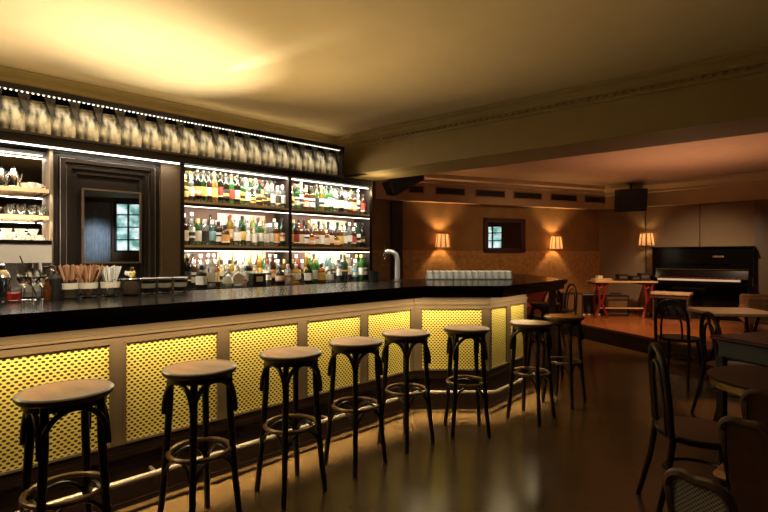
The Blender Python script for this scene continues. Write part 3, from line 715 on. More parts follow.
# glass jar with lemon and flowers
r = thing('garnish_jar', 'round dark glass jar topped with yellow and white garnish', 'jar', bt_xy(131, 4.68))
MB().lathe([(.04, 0), (.052, .01), (.06, .05), (.052, .09), (.045, .10), (.042, .10), (.05, .05), (.04, .014), (.001, .012)], 24).build('jar_bowl', G_smoke, r)
MB().lathe([(.062, .10), (.064, .104), (.062, .108), (.001, .109)], 24).build('jar_tray', M_chrome, r)
for k in range(16):
    a = R.uniform(0, 6.28); q = R.uniform(0, .035); c = [M_white, mat('lemon_peel', (.8, .6, .1), .5), mat('leaf_green', (.12, .25, .05), .5)][k % 3]
    MB().lathe([(.002, 0), (.012, .008), (.013, .018), (.006, .028)], 8, (q*math.cos(a), q*math.sin(a), .109+.02*R.random())).build('garnish', c, r)
MB().lathe([(.004, 0), (.012, .01), (.012, .022), (.004, .03)], 10, (.01, -.005, .15)).build('cherry', M_redl, r)
# pump bottle, red candle jar, cut glass cross, black jug
r = thing('pump_bottle', 'black pump bottle with chrome collar at the left of the straw holders', 'bottle', bt_xy(55, 4.72))
MB().lathe([(.036, 0), (.038, .005), (.038, .12), (.02, .14), (.014, .15)], 20).build('bottle_body', M_blackm, r)
MB().lathe([(.016, .148), (.016, .165), (.006, .168), (.006, .19)], 14).build('collar', M_chrome, r)
MB().tube([(0, 0, .185), (-.02, 0, .19), (-.065, 0, .182)], .006, 8).build('spout', M_blackm, r)
r = thing('candle_jar', 'small glass jar with bright red contents at the left edge', 'jar', bt_xy(13.5, 4.72))
tumbler(.036, .038, .07).build('glass_bowl', G_clear, r); MB().lathe([(.032, .008), (.033, .044), (.001, .046)], 20).build('red_contents', mat('bright_red', (.75, .03, .02), .4), r)
def stem_glass(): return MB().lathe([(.032, 0), (.033, .003), (.006, .008), (.004, .07), (.008, .08), (.034, .10), (.038, .135), (.034, .17), (.032, .17), (.036, .135), (.006, .084), (.001, .083)], 20)
pr = None
for i, (px, c, w_) in enumerate(((24.5, 4.76, 'left cut crystal stem glass between the red jar and the pump bottle'), (33, 4.70, 'middle cut crystal stem glass between the red jar and the pump bottle'), (42, 4.76, 'right cut crystal stem glass beside the pump bottle'))):
    if pr is None:
        pr = thing('stem_glass', w_, 'glass', bt_xy(px, c), 0, 'crystal stem glasses'); stem_glass().build('glass_bowl', G_clear, pr)
    else: dup(pr, bt_xy(px, c), 0, w_)
r = thing('amber_bottle', 'small amber tonic bottle left of the pump bottle', 'bottle', bt_xy(47.5, 4.66))
MB().lathe([(.018, 0), (.02, .004), (.02, .075), (.009, .095), (.008, .12)], 16).build('glass_body', glass('glass_amber', (.62, .27, .06)), r)
MB().lathe([(.0095, .112), (.0105, .114), (.0105, .126), (.008, .127)], 12).build('cap', M_brass, r)
r = thing('steel_shaker', 'polished steel cocktail shaker at the far left of the counter', 'shaker', bt_xy(2, 4.74))
MB().lathe([(.034, 0), (.036, .004), (.044, .13), (.042, .135), (.03, .165), (.018, .175)], 24).build('shaker_body', M_chrome, r)
MB().lathe([(.018, .174), (.02, .18), (.018, .2), (.008, .206)], 16).build('shaker_cap', M_chrome, r)
r = thing('bar_spoon', 'long dark bar spoon leaning across the crystal glasses', 'spoon', bt_xy(38, 4.64))
MB().tube([(0, 0, .005), (-.06, .02, .11), (-.14, .05, .25)], .0035, 6).build('handle', M_blackm, r)
MB().lathe([(.004, 0), (.012, .008), (.012, .016), (.004, .024)], 10, (0, 0, .0)).build('bowl', M_blackm, r)

# items on the left boards
def on_board(s, z, out=-.1): return tuple(bk(s, out, z))
for i, (s, w_) in enumerate(((-1.345, 'leftmost chrome teapot on the upper wooden shelf'), (-1.275, 'second chrome teapot beside the cups on the upper wooden shelf'))):
    if i == 0:
        tp = thing('teapot', w_, 'teapot', on_board(s, 1.875), SROT, 'chrome teapots on the upper board')
        MB().lathe([(.028, 0), (.036, .01), (.038, .06), (.03, .11), (.022, .125)], 20).build('pot_body', M_chrome, tp)
        MB().lathe([(.023, .124), (.018, .14), (.006, .146), (.007, .16), (.002, .164)], 16).build('lid', M_chrome, tp)
        MB().tube([(.03, 0, .04), (.055, 0, .07), (.062, 0, .115)], lambda t: .009-.004*t, 8).build('spout', M_chrome, tp)
        MB().tube([(-.03, 0, .035), (-.06, 0, .05), (-.066, 0, .09), (-.05, 0, .115), (-.022, 0, .115)], .004, 8).build('handle', M_blackm, tp)
    else:
        t = dup(tp, on_board(s, 1.875, -.05), SROT+.5, w_)
cups = []
def cup_proto(loc, lab, grp, rot=0):
    r = thing('cup', lab, 'cup', loc, rot, grp)
    MB().lathe([(.018, 0), (.02, .003), (.036, .045), (.034, .045), (.018, .008), (.001, .007)], 20).build('cup_bowl', M_white, r)
    MB().tube([(.033, 0, .036), (.05, 0, .034), (.05, 0, .018), (.027, 0, .012)], .0035, 8).build('handle', M_white, r); return r
grp1 = 'white cups on the upper wooden shelf'
c0 = cup_proto(on_board(-1.195, 1.875), 'white cup leftmost of the cup row on the upper wooden shelf', grp1, .3)
for i, s in enumerate((-1.115,)): dup(c0, on_board(s, 1.875), 1+i, 'white cup rightmost of the cup row on the upper wooden shelf')
dup(c0, on_board(-1.155, 1.875, -.03), .2, 'white cup standing before the gap in the row on the upper wooden shelf')
# espresso machine below
em = thing('espresso_machine', 'pale box-shaped espresso machine at the left edge with cups on top', 'coffee machine', tuple(bk(0, 0, bcz)), SROT)
lb(MB(), -1.85, -1.075, -.27, .17, .245, .405).build('upper_housing', mat('pale_enamel', (.62, .54, .44), .35, var=.04), em)
lb(MB(), -1.80, -1.12, -.02, .16, .03, .245).build('rear_housing', M_steel, em)
lb(MB(), -1.85, -1.075, -.27, .17, .0, .035).build('drip_tray', M_steel, em)
for x in (-1.65, -1.4, -1.18):
    g = MB().lathe([(.035, .19), (.035, .245)], 20, (x, -.14, 0)).build('group_head', M_chrome, em)
    MB().tube([(x, -.15, .195), (x+.01, -.30, .185)], .011, 8).build('handle', M_blackm, g)
lb(MB(), -1.85, -1.075, -.275, -.265, .385, .41).build('cup_rail', M_chrome, em)
grp2 = 'white cups on the espresso machine'
cn = 0
for row, (out, names) in enumerate(((.18, ['leftmost', 'second', 'third', 'rightmost']), (.07, ['leftmost', 'second', 'third', 'rightmost']))):
    for j, nm in enumerate(names):
        dup(c0, tuple(bk(-1.40+.085*j, out, bcz+.405)), R.uniform(0, 6), '%s white cup in the %s row on top of the espresso machine' % (nm, 'front' if row == 0 else 'rear'), grp2)
for j, nm in enumerate(('leftmost', 'middle', 'rightmost')):
    dup(c0, tuple(bk(-1.33+.08*j, .125, bcz+.452)), R.uniform(0, 6), '%s white cup stacked on top of the cups on the espresso machine' % nm, grp2)
# glasses on the lower board
gp = None; k = 0
for out, nm in ((-.04, 'front'), (-.12, 'rear')):
    for j in range(4):
        lab = '%s small clear glass from the right, %s row on the lower wooden shelf' % (words[j], nm); loc = tuple(bk(-1.095-.065*j, out, 1.665))
        if gp is None: gp = thing('small_glass', lab, 'glass', loc, 0, 'clear glasses on the lower wooden shelf'); tumbler(.024, .029, .088).build('glass_bowl', G_clear, gp)
        else: dup(gp, loc, 0, lab)
r = thing('serving_bowl', 'brown bowl at the left end of the lower wooden shelf', 'bowl', tuple(bk(-1.40, -.08, 1.665)))
MB().lathe([(.03, 0), (.035, .004), (.062, .05), (.06, .055), (.056, .05), (.03, .01), (.001, .009)], 24).build('bowl_body', M_cushion, r)

# beer tap
bx = .16-.08; tl = Vector((.068, 4.80, 1.10))
r = thing('beer_tap', 'chrome beer tap column with curved neck at the rear of the bar top', 'beer tap', (.135, 4.83, 1.10), .0)
r.scale = (1.2, 1.2, 1.1)
MB().lathe([(.035, 0), (.035, .008), (.022, .014), (.022, .02)], 24).build('base', M_chrome, r)
MB().tube([(0, 0, .01), (0, 0, .12), (0, 0, .2), (-.012, 0, .24), (-.04, 0, .265), (-.08, 0, .268), (-.10, 0, .262)], .022, 14).build('column', mat('satin_chrome', (.85, .82, .76), .38, metal=.6, var=.03), r)
MB().tube([(-.09, 0, .265), (-.11, -.0, .24), (-.115, 0, .20)], .011, 10).build('spout', M_chrome, r)
MB().tube([(-.095, 0, .275), (-.10, 0, .32)], lambda t: .008+.005*t, 10).build('lever', M_chrome, r)
# dark jars by the tap
for i, (px, c, w_) in enumerate(((372, 4.82, 'left'), (381, 4.80, 'right'))):
    pass
x, y, z = bt_xy(374, 4.80)
r = thing('ice_bucket', 'dark round bucket at the back edge of the counter beside the beer tap', 'bucket', (x, y, z))
MB().lathe([(.04, 0), (.045, .005), (.055, .10), (.052, .10), (.042, .01), (.001, .009)], 24).build('bucket_body', M_blackm, r)
# glass rows on black mat at the end of the bar
gm = thing('bar_mat', 'black rubber mat under the rows of upturned glasses', 'mat', (.907, 5.15, 1.10), 0)
MB().box((0, 0, .004), (.94, .25, .008), bev=.01).build('mat_sheet', M_blackm, gm)
gp = None
for rw_, (yy, nm) in enumerate(((-.075, 'front'), (.0, 'middle'), (.075, 'rear'))):
    for j in range(13):
        lab = '%s upturned glass from the left in the %s row on the black mat' % (words[j], nm)
        loc = (.907-.42+.07*j, 5.15+yy, 1.108)
        if gp is None:
            gp = thing('upturned_glass', lab, 'glass', loc, 0, 'upturned glasses on the black mat')
            MB().lathe([(.033, 0), (.030, .03), (.021, .08), (.001, .082)], 18).build('glass_bowl', glass('bright_glass', (.98, .96, .88), trans=.5), gp)
            MB().lathe([(.0335, 0), (.0335, .004), (.031, .004)], 18).build('glass_rim', M_blackm, gp)
            MB().lathe([(.0235, .074), (.026, .083), (.001, .084)], 18).build('glass_foot', mat('bright_glass_foot', (.85, .82, .7), .15), gp)
        else: dup(gp, loc, 0, lab)

# ------------------------------------------------------------------ stools
def make_stool(label, loc, rz):
    t = thing('bar_stool', label, 'bar stool', loc, rz, 'round bentwood bar stools'); H = .80
    MB().lathe([(.150, H-.03), (.168, H-.028), (.175, H-.018), (.175, H-.006), (.168, H-.0005), (.160, H+.0005), (.156, H-.001), (.156, H-.006)], 40).build('seat_rim', M_seatrim, t)
    s = MB().lathe([(.157, H-.012), (.157, H-.0015), (.12, H-.002), (.06, H-.0022), (.0005, H-.0024)], 40).build('seat', M_seat, t)
    MB().lathe([(.132, H-.058), (.150, H-.056), (.150, H-.028), (.132, H-.028)], 32).build('seat_ring', M_bent, t)
    lp = []
    for k in range(4):
        a = PI/4+k*PI/2; d = Vector((math.cos(a), math.sin(a), 0))
        path = [d*.138+Vector((0, 0, H-.03)), d*.143+Vector((0, 0, .6)), d*.158+Vector((0, 0, .38)), d*.172+Vector((0, 0, .2)), d*.196+Vector((0, 0, 0))]
        MB().tube(path, lambda u: .0175-.004*abs(u-.2), 12).build('leg', M_bent, t); lp.append(d)
    for k in range(4):     # arched braces under the seat and under the ring
        a, b = lp[k], lp[(k+1) % 4]
        for (zt, zb, ra, nm, rr) in ((H-.055, .575, .166, 'arched_brace', .012), (.372, .20, .160, 'lower_brace', .0095)):
            path = []
            for i in range(17):
                u = i/16; x = -math.cos(u*PI); hh = math.sin(u*PI)**.8; f = (x*.5+.5)
                rb = ra+(.02 if zb < .4 else .004)*(1-hh); p = (a*(1-f)+b*f)*rb
                p = p+Vector((0, 0, zb+(zt-zb)*hh)); path.append(p)
            MB().tube(path, rr, 8).build(nm, M_bent, t)
    mb = MB(); mb.tube([(math.cos(u*2*PI/36)*.145, math.sin(u*2*PI/36)*.145, .385) for u in range(36)], .012, 10, closed=True)
    mb.build('foot_ring', M_ring, t); return t
def gp_(px, d): return ((px-384)/480*d, d, 0)
stools = [(66, 1.985, .85, 'bar stool nearest the camera with large scuffed seat at the left edge'),
          (200, 2.39, .96, 'second bar stool from the left along the bar'),
          (291, 2.76, .785, 'third bar stool from the left along the bar'),
          (355.5, 3.12, .84, 'fourth bar stool from the left along the bar'),
          (406, 3.47, .775, 'bar stool standing before the first inner corner of the bar'),
          (466.5, 3.70, .07, 'bar stool in front of the narrow front-facing end panel'),
          (531, 4.0, .82, 'bar stool with bright reflection on its seat at the outer corner of the bar'),
          (564, 4.43, .785, 'rightmost bar stool, just past the end of the bar'),
          (545, 5.62, .5, 'farthest bar stool, tucked behind the end of the bar')]
s0 = None
for px, d, rz, lab in stools:
    if s0 is None: s0 = make_stool(lab, gp_(px, d), rz)
    else: dup(s0, gp_(px, d), rz, lab)

# ------------------------------------------------------------------ bentwood chairs
def make_chair(label, loc, rz, group):
    t = thing('bentwood_chair', label, 'chair', loc, rz, group); hs = .46
    MB().lathe([(.165, hs-.035), (.195, hs-.033), (.203, hs-.02), (.203, hs-.006), (.195, hs), (.18, hs-.001)], 36).build('seat_rim', M_bent, t)
    MB().lathe([(.185, hs-.02), (.183, hs-.001), (.14, hs-.004), (.001, hs-.010)], 36).build('seat', M_chairseat, t)
    for s in (-1, 1):
        MB().tube([(s*.14, .13, hs-.02), (s*.155, .15, .25), (s*.175, .18, 0)], lambda u: .017-.005*u, 12).build('front_leg', M_bent, t)
        MB().tube([(s*.165, -.16, hs), (s*.17, -.19, .25), (s*.185, -.25, 0)], lambda u: .016-.003*u, 12).build('rear_leg', M_bent, t)
    path = []
    for i in range(25):
        u = i/24; a = PI*u; x = -math.cos(a); y = math.sin(a)
        path.append((x*.185*(1-.12*(1-y)), -.17-.035*y**.8, hs-.01+.43*(y**.6)))
    MB().tube(path, .0165, 10).build('back_hoop', M_bent, t)
    path = []
    for i in range(21):
        a = PI*i/20; x = -math.cos(a); y = math.sin(a)
        path.append((x*.105, -.175-.03*y**.8, hs-.01+.35*(y**.6)))
    MB().tube(path, .0105, 10).build('inner_hoop', M_bent, t)
    MB().tube([(math.cos(u*2*PI/32)*.155, math.sin(u*2*PI/32)*.155-.005, .24) for u in range(32)], .009, 8, closed=True).build('leg_ring', M_bent, t)
    return t
GR = 'bentwood chairs at the right tables'
ch0 = make_chair('bentwood chair nearest the open floor, seen from the side in the right foreground', (1.625, 2.47, 0), math.radians(-107), GR)
dup(ch0, (3.25, 5.3, 0), math.radians(-52), 'bentwood chair in front of the stage with the piano bench behind it')
dup(ch0, (2.86, 3.9, 0), math.radians(-100), 'bentwood chair left of the square table, halfway to the stage')
dup(ch0, (4.15, 5.95, .0), math.radians(150), 'bentwood chair on the far side of the light rectangular table') if False else None
# chairs by the red bench beyond the bar
dup(ch0, (2.4, 7.2, 0), math.radians(20), 'bentwood chair beyond the end of the bar, left of the dark wall')
dup(ch0, (2.95, 8.0, 0), math.radians(100), 'bentwood chair beyond the end of the bar, nearest the stage edge')

# cane back chairs
def cane_chair(label, loc, rz, wd=.22, hb=.85, mback=None):
    t = thing('cane_back_chair', label, 'chair', loc, rz, 'rounded-back chairs in the right foreground'); hs = .45
    MB().box((0, .14, hs-.02), (.40, .40, .04), bev=.05).build('seat', M_chairseat, t)
    for s in (-1, 1):
        MB().tube([(s*.16, .30, hs-.03), (s*.17, .32, 0)], lambda u: .018-.006*u, 10).build('front_leg', M_bent, t)
        MB().tube([(s*.16, -.04, hs-.03), (s*.17, -.09, 0)], lambda u: .018-.004*u, 10).build('rear_leg', M_bent, t)
    # back frame: rounded upright panel, slightly raked
    rk = RX(math.radians(9)); w2 = wd/2
    def outline(w2, z0, z1, r):
        p = [(-w2*.82, z0), (w2*.82, z0)]
        for i in range(7): a = PI/2*i/6; p.append((w2-r+r*math.cos(a), z1-r+r*math.sin(a)))
        for i in range(1, 4): x = (w2-r)*(1-i*.5); p.append((x, z1-.006*(1-abs(1-i*.5))))
        for i in range(7): a = PI/2+PI/2*i/6; p.append((-w2+r+r*math.cos(a), z1-r+r*math.sin(a)))
        return p
    out = outline(w2, 0, hb-hs, .045)
    path = [rk @ Vector((x, -.05, z)) + Vector((0, 0, hs-.03)) for x, z in out]
    MB().tube(path, .013, 8, closed=True).build('back_frame', M_seatrim, t)
    pts = outline(w2-.008, .006, hb-hs-.008, .04); n = len(pts); vs = []
    for dy in (-.003, .003): vs += [Vector((x, dy, z)) for x, z in pts]
    mb = MB().add(vs, [list(range(n)), [n+i for i in range(n)][::-1]]+[[i, (i+1) % n, n+(i+1) % n, n+i] for i in range(n)])
    o = mb.build('cane_panel', mback or M_cane, t); o.location = (rk @ Vector((0, -.05, 0)))+Vector((0, 0, hs-.03)); o.rotation_euler = (math.radians(9), 0, 0)
    for s in (-1, 1): MB().tube([(s*w2*.8, -.04, hs-.05), (s*w2*.85, -.055, hs+.02)], .014, 8).build('back_post', M_bent, t)
    return t
cane_chair('chair with woven cane back at the bottom right edge, nearest the camera', (.86, 1.22, 0), math.radians(-62), .15, .85)
cane_chair('dark chair with rounded wooden back behind the cane-backed chair', (1.255, 1.60, 0), math.radians(-58), .14, .86, M_seatrim)
cane_chair('dark chair with rounded wooden back at the right edge below the round table', (1.54, 1.90, 0), math.radians(-50), .14, .87, M_seatrim)

# ------------------------------------------------------------------ tables on the right
t = thing('round_table', 'dark round table with brass edge band at the right edge', 'table', (1.93, 2.33, 0))
MB().lathe([(.28, .735), (.30, .737), (.305, .745), (.30, .75), (.001, .7505)], 48).build('tabletop', M_dark, t)
MB().lathe([(.272, .70), (.29, .70), (.29, .735), (.272, .735)], 48).build('brass_band', M_brass, t)
MB().lathe([(.15, 0), (.15, .015), (.05, .04), (.035, .08), (.035, .66), (.06, .70), (.2, .705)], 24).build('pedestal', M_blackm, t)
t = thing('square_table', 'dark square table with reddish top behind the round table', 'table', (2.92, 3.42, 0), .32)
MB().box((0, 0, .735), (.72, .72, .03), bev=.02).build('tabletop', mat('red_brown_top', (.05, .014, .008), .35, var=.2), t)
mb = MB(); 
for s in (-1, 1): mb.box((s*.31, 0, .66), (.02, .62, .12)); mb.box((0, s*.31, .66), (.62, .02, .12))
mb.build('apron', M_blackm, t)
for sx in (-1, 1):
    for sy in (-1, 1): MB().box((sx*.30, sy*.30, .30), (.05, .05, .60)).build('leg', M_dark, t)
t = thing('cafe_table', 'light-topped rectangular table before the stage at the right', 'table', (3.86, 5.32, 0), math.radians(-8))
MB().box((0, 0, .73), (.66, .6, .04), bev=.015).build('tabletop', mat('pale_worn_top', (.55, .38, .23), .4, var=.15), t)
for s in (-1, 1):
    MB().tube([(s*.22, -.22, 0), (s*.2, -.1, .06), (s*.18, 0, .36), (s*.2, -.12, .7), (s*.2, -.2, .72)], .016, 8).build('leg', M_bent, t)
    MB().tube([(s*.22, .22, 0), (s*.2, .1, .06), (s*.18, 0, .36), (s*.2, .12, .7), (s*.2, .2, .72)], .016, 8).build('leg', M_bent, t)
MB().tube([(-.18, 0, .36), (.18, 0, .36)], .014, 8).build('stretcher', M_bent, t)
# upholstered armchair at the right edge, on the stage edge
t = thing('armchair', 'tan upholstered armchair back at the right edge beside the piano', 'armchair', (5.45, 6.85, .22), math.radians(60))
MB().box((0, 0, .30), (.60, .58, .24), bev=.06).build('seat', M_cushion, t)
MB().box((0, -.27, .55), (.62, .14, .62), RX(.12), bev=.07).build('backrest', M_cushion, t)
for s in (-1, 1):
    MB().box((s*.30, .02, .42), (.10, .50, .28), bev=.045).build('armrest', M_cushion, t)
    for y in (-.2, .2): MB().lathe([(.018, 0), (.025, .19)], 12, (s*.24, y, 0)).build('leg', M_darkwood, t)
# perforated column on the right
ptc = pia_t(764); 
struct(MB().box((0, 0, 1.275), (.36, .10, 2.1)), 'trim_11', M_perf2, 'perforated brown grille panel at the right end of the piano wall', 'grille', loc=tuple(Pv(pia_t(766)+.03, .06, 0)), rotz=pang)

# ------------------------------------------------------------------ piano on the stage
ZS = .22
pc = Pv(pia_t(703.5), .42, ZS)
pr_ = thing('upright_piano', 'black glossy upright piano with open keyboard against the stage wall', 'piano', tuple(pc), pang)   # local x along the wall; -y to the room
W = 1.54
MB().box((0, .16, .645), (W, .30, 1.25), bev=.008).build('case', M_black, pr_)
MB().box((0, .15, 1.285), (W+.04, .36, .03), bev=.008).build('top_lid', M_black, pr_)
for s in (-1, 1):
    MB().box((s*(W/2-.03), -.12, .69), (.06, .30, .16), bev=.02).build('key_cheek', M_black, pr_)
    mb = MB(); mb.lathe([(.03, .0), (.032, .05), (.02, .09), (.03, .3), (.036, .56), (.03, .61)], 14, (s*(W/2-.04), -.22, 0)); mb.build('leg', M_black, pr_)
    MB().box((s*(W/2-.04), -.08, .03), (.07, .34, .06), bev=.015).build('toe_block', M_black, pr_)
MB().box((0, -.13, .64), (W-.1, .30, .05)).build('key_bed', M_black, pr_)
MB().box((0, -.285, .665), (W-.12, .02, .05)).build('key_slip', M_black, pr_)
kb = MB(); kw = 1.23/52
for i in range(52): kb.box((-1.23/2+kw*(i+.5), -.215, .706), (kw-.0015, .15, .036))
k_ = kb.build('white_keys', M_ivory, pr_)
kb = MB()
for i in range(51):
    if i % 7 in (0, 2, 3, 5, 6): kb.box((-1.23/2+kw*(i+1), -.175, .731), (.012, .095, .016))
kb.build('black_keys', M_black, pr_)
MB().box((0, -.015, .80), (W-.14, .012, .17), RX(-.28)).build('fallboard', M_black, pr_)
MB().box((0, -.075, .735), (1.24, .012, .02)).build('key_felt_strip', M_redl, pr_)
MB().box((0, -.02, .89), (W-.14, .02, .006)).build('fallboard_edge', M_brass, pr_)
MB().box((0, -.02, 1.0), (.9, .02, .02)).build('music_ledge', M_black, pr_)
MB().box((.28, -.012, 1.12), (.16, .008, .03)).build('name_plate', M_brass, pr_)
for x in (-.08, 0, .08): MB().tube([(x, .0, .05), (x, -.09, .045)], lambda u: .008+.006*u, 8, flat=.4).build('pedal', M_brass, pr_)
# bench
bp_ = pc+Vector((PN.x, PN.y, 0))*.62+Vector((-PD.x, -PD.y, 0))*.33; bp_.z = ZS
r = thing('piano_bench', 'piano bench with pale padded top in front of the keyboard', 'bench', tuple(bp_), pang)
MB().box((0, 0, .475), (.60, .34, .05), bev=.02).build('padded_top', mat('pale_pad', (.38, .27, .17), .5), r)
MB().box((0, 0, .42), (.58, .30, .05)).build('apron', M_darkwood, r)
for sx in (-1, 1):
    for sy in (-1, 1): MB().lathe([(.014, 0), (.02, .01), (.02, .03), (.013, .05), (.022, .40)], 12, (sx*.26, sy*.12, 0)).build('leg', M_darkwood, r)

# ------------------------------------------------------------------ stage table with red cast iron ends and its gear
tc_ = Vector((4.42, 8.95, ZS)); ta = math.radians(-3)
r = thing('trestle_table', 'long table on red cast iron ends at the left of the stage', 'table', tuple(tc_), ta)
MB().box((0, 0, .655), (1.12, .46, .03), bev=.01).build('tabletop', M_shelfwood, r)
for s in (-1, 1):
    x = s*.42; e = None
    mb = MB()
    mb.tube([(x-.06, -.15, .52), (x, -.15, .56), (x+.06, -.15, .52)], .014, 8); mb.tube([(x-.04, -.15, .30), (x+.04, -.15, .30)], .014, 8); mb.box((x, 0, .62), (.24, .36, .03)); mb.tube([(x, -.15, .56), (x, 0, .60), (x, .18, .3), (x, .2, 0)], .022, 8)
    # sideways spread so the ends read as curved legs from the room
    mb.tube([(x-.11, -.18, 0), (x-.08, -.16, .08), (x-.02, -.15, .25), (x-.05, -.16, .45), (x-.08, -.15, .63)], .026, 8)
    mb.tube([(x+.11, -.18, 0), (x+.08, -.16, .08), (x+.02, -.15, .25), (x+.05, -.16, .45), (x+.08, -.15, .63)], .026, 8)
    mb.build('iron_end', M_red, r)
MB().box((0, -.02, .16), (.84, .06, .02)).build('stretcher', M_shelfwood, r)
def on_t(x, y, z=.67): c, s_ = math.cos(ta), math.sin(ta); return (tc_.x+x*c-y*s_, tc_.y+x*s_+y*c, ZS+z)
r = thing('paper_stack', 'pale stack of papers on the left end of the red-legged table', 'papers', on_t(-.36, 0), .1)
mb = MB()
for k in range(5): mb.box((R.uniform(-.01, .01), R.uniform(-.01, .01), .004+.008*k), (.30, .22, .0075), RZ(R.uniform(-.15, .15)))
mb.build('sheets', M_paper, r)
r = thing('small_box', 'small white box on the papers of the red-legged table', 'box', (on_t(-.40, 0)[0], on_t(-.40, 0)[1], ZS+.711), .2)
MB().box((0, 0, .025), (.10, .08, .05), bev=.006).build('box_body', M_white, r); MB().box((0, 0, .0515), (.102, .082, .005)).build('lid', M_paper, r)
for i, (x, w_, dz) in enumerate(((.02, 'left', .12), (.22, 'middle', .09), (.42, 'right', .14))):
    r = thing('audio_device', '%s of three black audio devices on the red-legged table' % w_, 'audio equipment', on_t(x, .02), R.uniform(-.3, .3), 'audio devices on the red-legged table')
    MB().box((0, 0, dz/2), (.17, .2, dz), bev=.012).build('housing', M_blackm, r)
    MB().box((0, -.102, dz*.55), (.12, .004, dz*.35)).build('front_plate', M_steel, r)
    for q in (-.05, 0, .05): MB().lathe([(.009, 0), (.009, .012)], 10, (q, -.104, dz*.25), RX(PI/2)).build('knob', M_chrome, r)
r = thing('amplifier', 'black amplifier box on the stage beneath the red-legged table', 'amplifier', (tc_.x-.04, tc_.y+.15, ZS), -.05)
MB().box((0, 0, .2), (.44, .22, .38), bev=.015).build('cabinet', M_blackm, r); MB().box((0, -.112, .17), (.34, .006, .24)).build('grille', M_perf2, r)
MB().box((0, -.112, .34), (.38, .005, .04)).build('control_strip', M_steel, r)
MB().tube([(-.1, 0, .39), (-.08, 0, .42), (.08, 0, .42), (.1, 0, .39)], .01, 8).build('handle', M_blackm, r)
r = thing('crate', 'pale metal-edged case on the stage left of the amplifier', 'case', (tc_.x-.42, tc_.y+.42, ZS), .0)
MB().box((0, 0, .2), (.40, .30, .40)).build('case_body', M_blackm, r)
mb = MB()
for x in (-1, 1):
    for y in (-1, 1): mb.box((x*.195, y*.145, .2), (.022, .022, .404))
for z in (.01, .39):
    for y in (-1, 1): mb.box((0, y*.145, z), (.41, .022, .022))
    for x in (-1, 1): mb.box((x*.195, 0, z), (.022, .31, .022))
mb.build('metal_edging', M_white, r)
# black monitor wedge at stage edge, red bench by the far wall
r = thing('stage_monitor', 'black loudspeaker cabinet standing at the left end of the stage', 'loudspeaker', (3.36, 8.7, ZS), math.radians(0))
MB().box((0, 0, .235), (.36, .34, .47), bev=.015).build('cabinet', M_blackm, r); MB().box((0, -.172, .24), (.30, .006, .40)).build('grille', M_perf2, r)
tb = far_t(505)
r = thing('red_bench', 'red leather bench against the far wall beyond the bar', 'bench', tuple(Fv(far_t(500), .36, 0)), fang)
MB().box((0, 0, .36), (1.9, .5, .18), bev=.05).build('seat', M_redl, r); MB().box((0, .24, .62), (1.9, .13, .50), bev=.05).build('backrest', M_redl, r); MB().box((0, .02, .135), (1.8, .44, .27)).build('plinth', M_dark, r)
r = thing('bench_table', 'small dark table standing before the red bench', 'table', (2.05, 8.0, 0), fang)
MB().box((0, 0, .735), (.6, .6, .03), bev=.02).build('tabletop', M_darkwood, r); MB().lathe([(.2, 0), (.2, .015), (.04, .04), (.03, .1), (.03, .68), (.1, .72)], 20).build('pedestal', M_blackm, r)

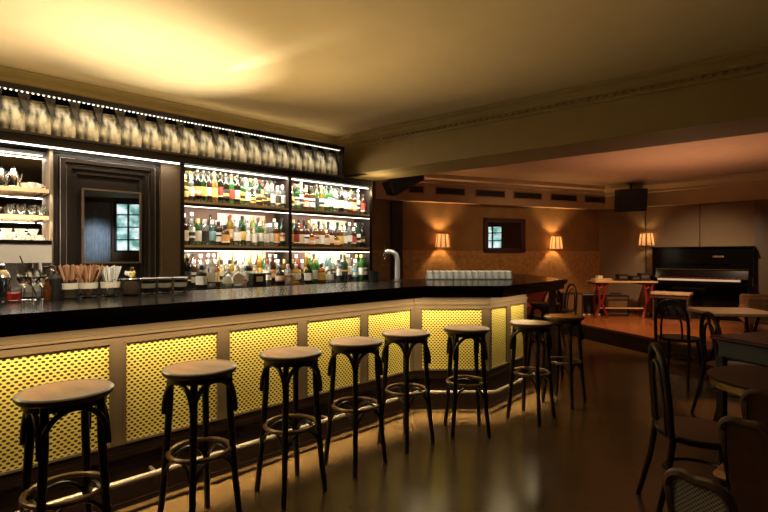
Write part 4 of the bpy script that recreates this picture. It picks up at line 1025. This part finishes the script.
# ------------------------------------------------------------------ sconces, far mirror, speakers
def sconce(label, loc, ang, power):
    r = thing('wall_sconce', label, 'wall lamp', loc, ang, 'pleated wall sconces')   # local -y points into the room
    MB().box((0, -.008, .0), (.06, .016, .12), bev=.006).build('wall_plate', M_brass, r)
    MB().tube([(0, -.01, -.02), (0, -.06, -.03), (0, -.12, 0), (0, -.12, .03)], .008, 8).build('arm', M_brass, r)
    mb = MB(); n = 48; vs = []; fs = []
    for (z, rad) in ((-.12, .14), (.115, .105)):
        for t in (0, .004):
            for i in range(n):
                a = 2*PI*i/n; q = rad-t+(.007 if i % 2 else -.007); vs.append((q*math.cos(a), -.125+q*.68*math.sin(a), z))
    for i in range(n):
        j = (i+1) % n; fs += [[i, j, 2*n+j, 2*n+i], [n+j, n+i, 3*n+i, 3*n+j], [i, n+i, n+j, j], [2*n+i, 2*n+j, 3*n+j, 3*n+i]]
    mb.add(vs, fs); mb.m = [1 if (q//4) % 6 in (0, 1) else 0 for q in range(len(mb.f))]; mb.build('pleated_shade', [M_shade, M_shade2], r)
    mb = MB()
    mb.tube([(-.16, -.12, .13), (0, -.12, .118), (.16, -.12, .13)], .004, 6); mb.tube([(0, -.01, .10), (0, -.12, .118)], .004, 6)
    mb.build('shade_bar', M_brass, r)
    MB().lathe([(.008, 0), (.018, .03), (.018, .05), (.006, .07)], 12, (0, -.12, .0)).build('bulb', M_bulb, r)
    c, s_ = math.cos(ang), math.sin(ang); out = Vector((s_, -c, 0)); L = Vector(loc)
    point('sconce_light', L+out*.10+Vector((0, 0, .035)), power, (1, .58, .22), .02)
z1 = 1.63
sconce('pleated sconce left of the dark-framed mirror on the far wall', tuple(Fv(far_t(439.5), .0, 1.63)), fang, 48)
sconce('pleated sconce right of the dark-framed mirror on the far wall', tuple(Fv(far_t(552), .0, 1.62)), fang, 48)
sconce('pleated sconce above the stage beside the piano', tuple(Pv(pia_t(648), .0, 1.68)), pang, 10)
ta_, tb_ = far_t(483), far_t(524)
r = thing('framed_mirror', 'dark wooden framed mirror between two sconces on the far wall', 'mirror', tuple(Fv((ta_+tb_)/2, 0, 1.75)), fang)
L = tb_-ta_; mb = MB()
for (cx, cz, sx, sz) in ((0, .29, L, .075), (0, -.29, L, .075), (-L/2+.045, 0, .09, .655), (L/2-.045, 0, .09, .655)): mb.box((cx, -.025, cz), (sx, .05, sz))
mb.build('mirror_frame', mat('mahogany_frame', (.07, .02, .012), .3), r)
MB().box((0, -.018, 0), (L-.16, .008, .53)).build('mirror_glass', M_mirror, r)
def speaker(label, loc, rot, size=(.5, .34, .36), hang=.25):
    r = thing('hanging_speaker', label, 'loudspeaker', loc, 0, 'black hanging loudspeakers'); r.rotation_euler = rot
    MB().box((0, 0, 0), size, bev=.02).build('cabinet', M_blackm, r)
    MB().box((0, -size[1]/2-.003, 0), (size[0]-.05, .008, size[2]-.05)).build('grille', M_blackm, r)
    MB().tube([(0, .0, size[2]/2-.02), (0, .02, size[2]/2+hang)], .018, 8).build('bracket', M_blackm, r)
    MB().box((0, .02, size[2]/2+hang), (.12, .12, .015)).build('ceiling_plate', M_blackm, r)
speaker('black loudspeaker hung under the reddish ceiling beyond the shelves', (.29, 7.2, 2.47), (.2, -.52, .3), (.56, .30, .20), .29)
p = Pv(pia_t(636), .40, 2.44)
speaker('black loudspeaker hung in the corner above the piano sconce', tuple(p), (.10, 0, pang+.55), (.50, .36, .44), .10)
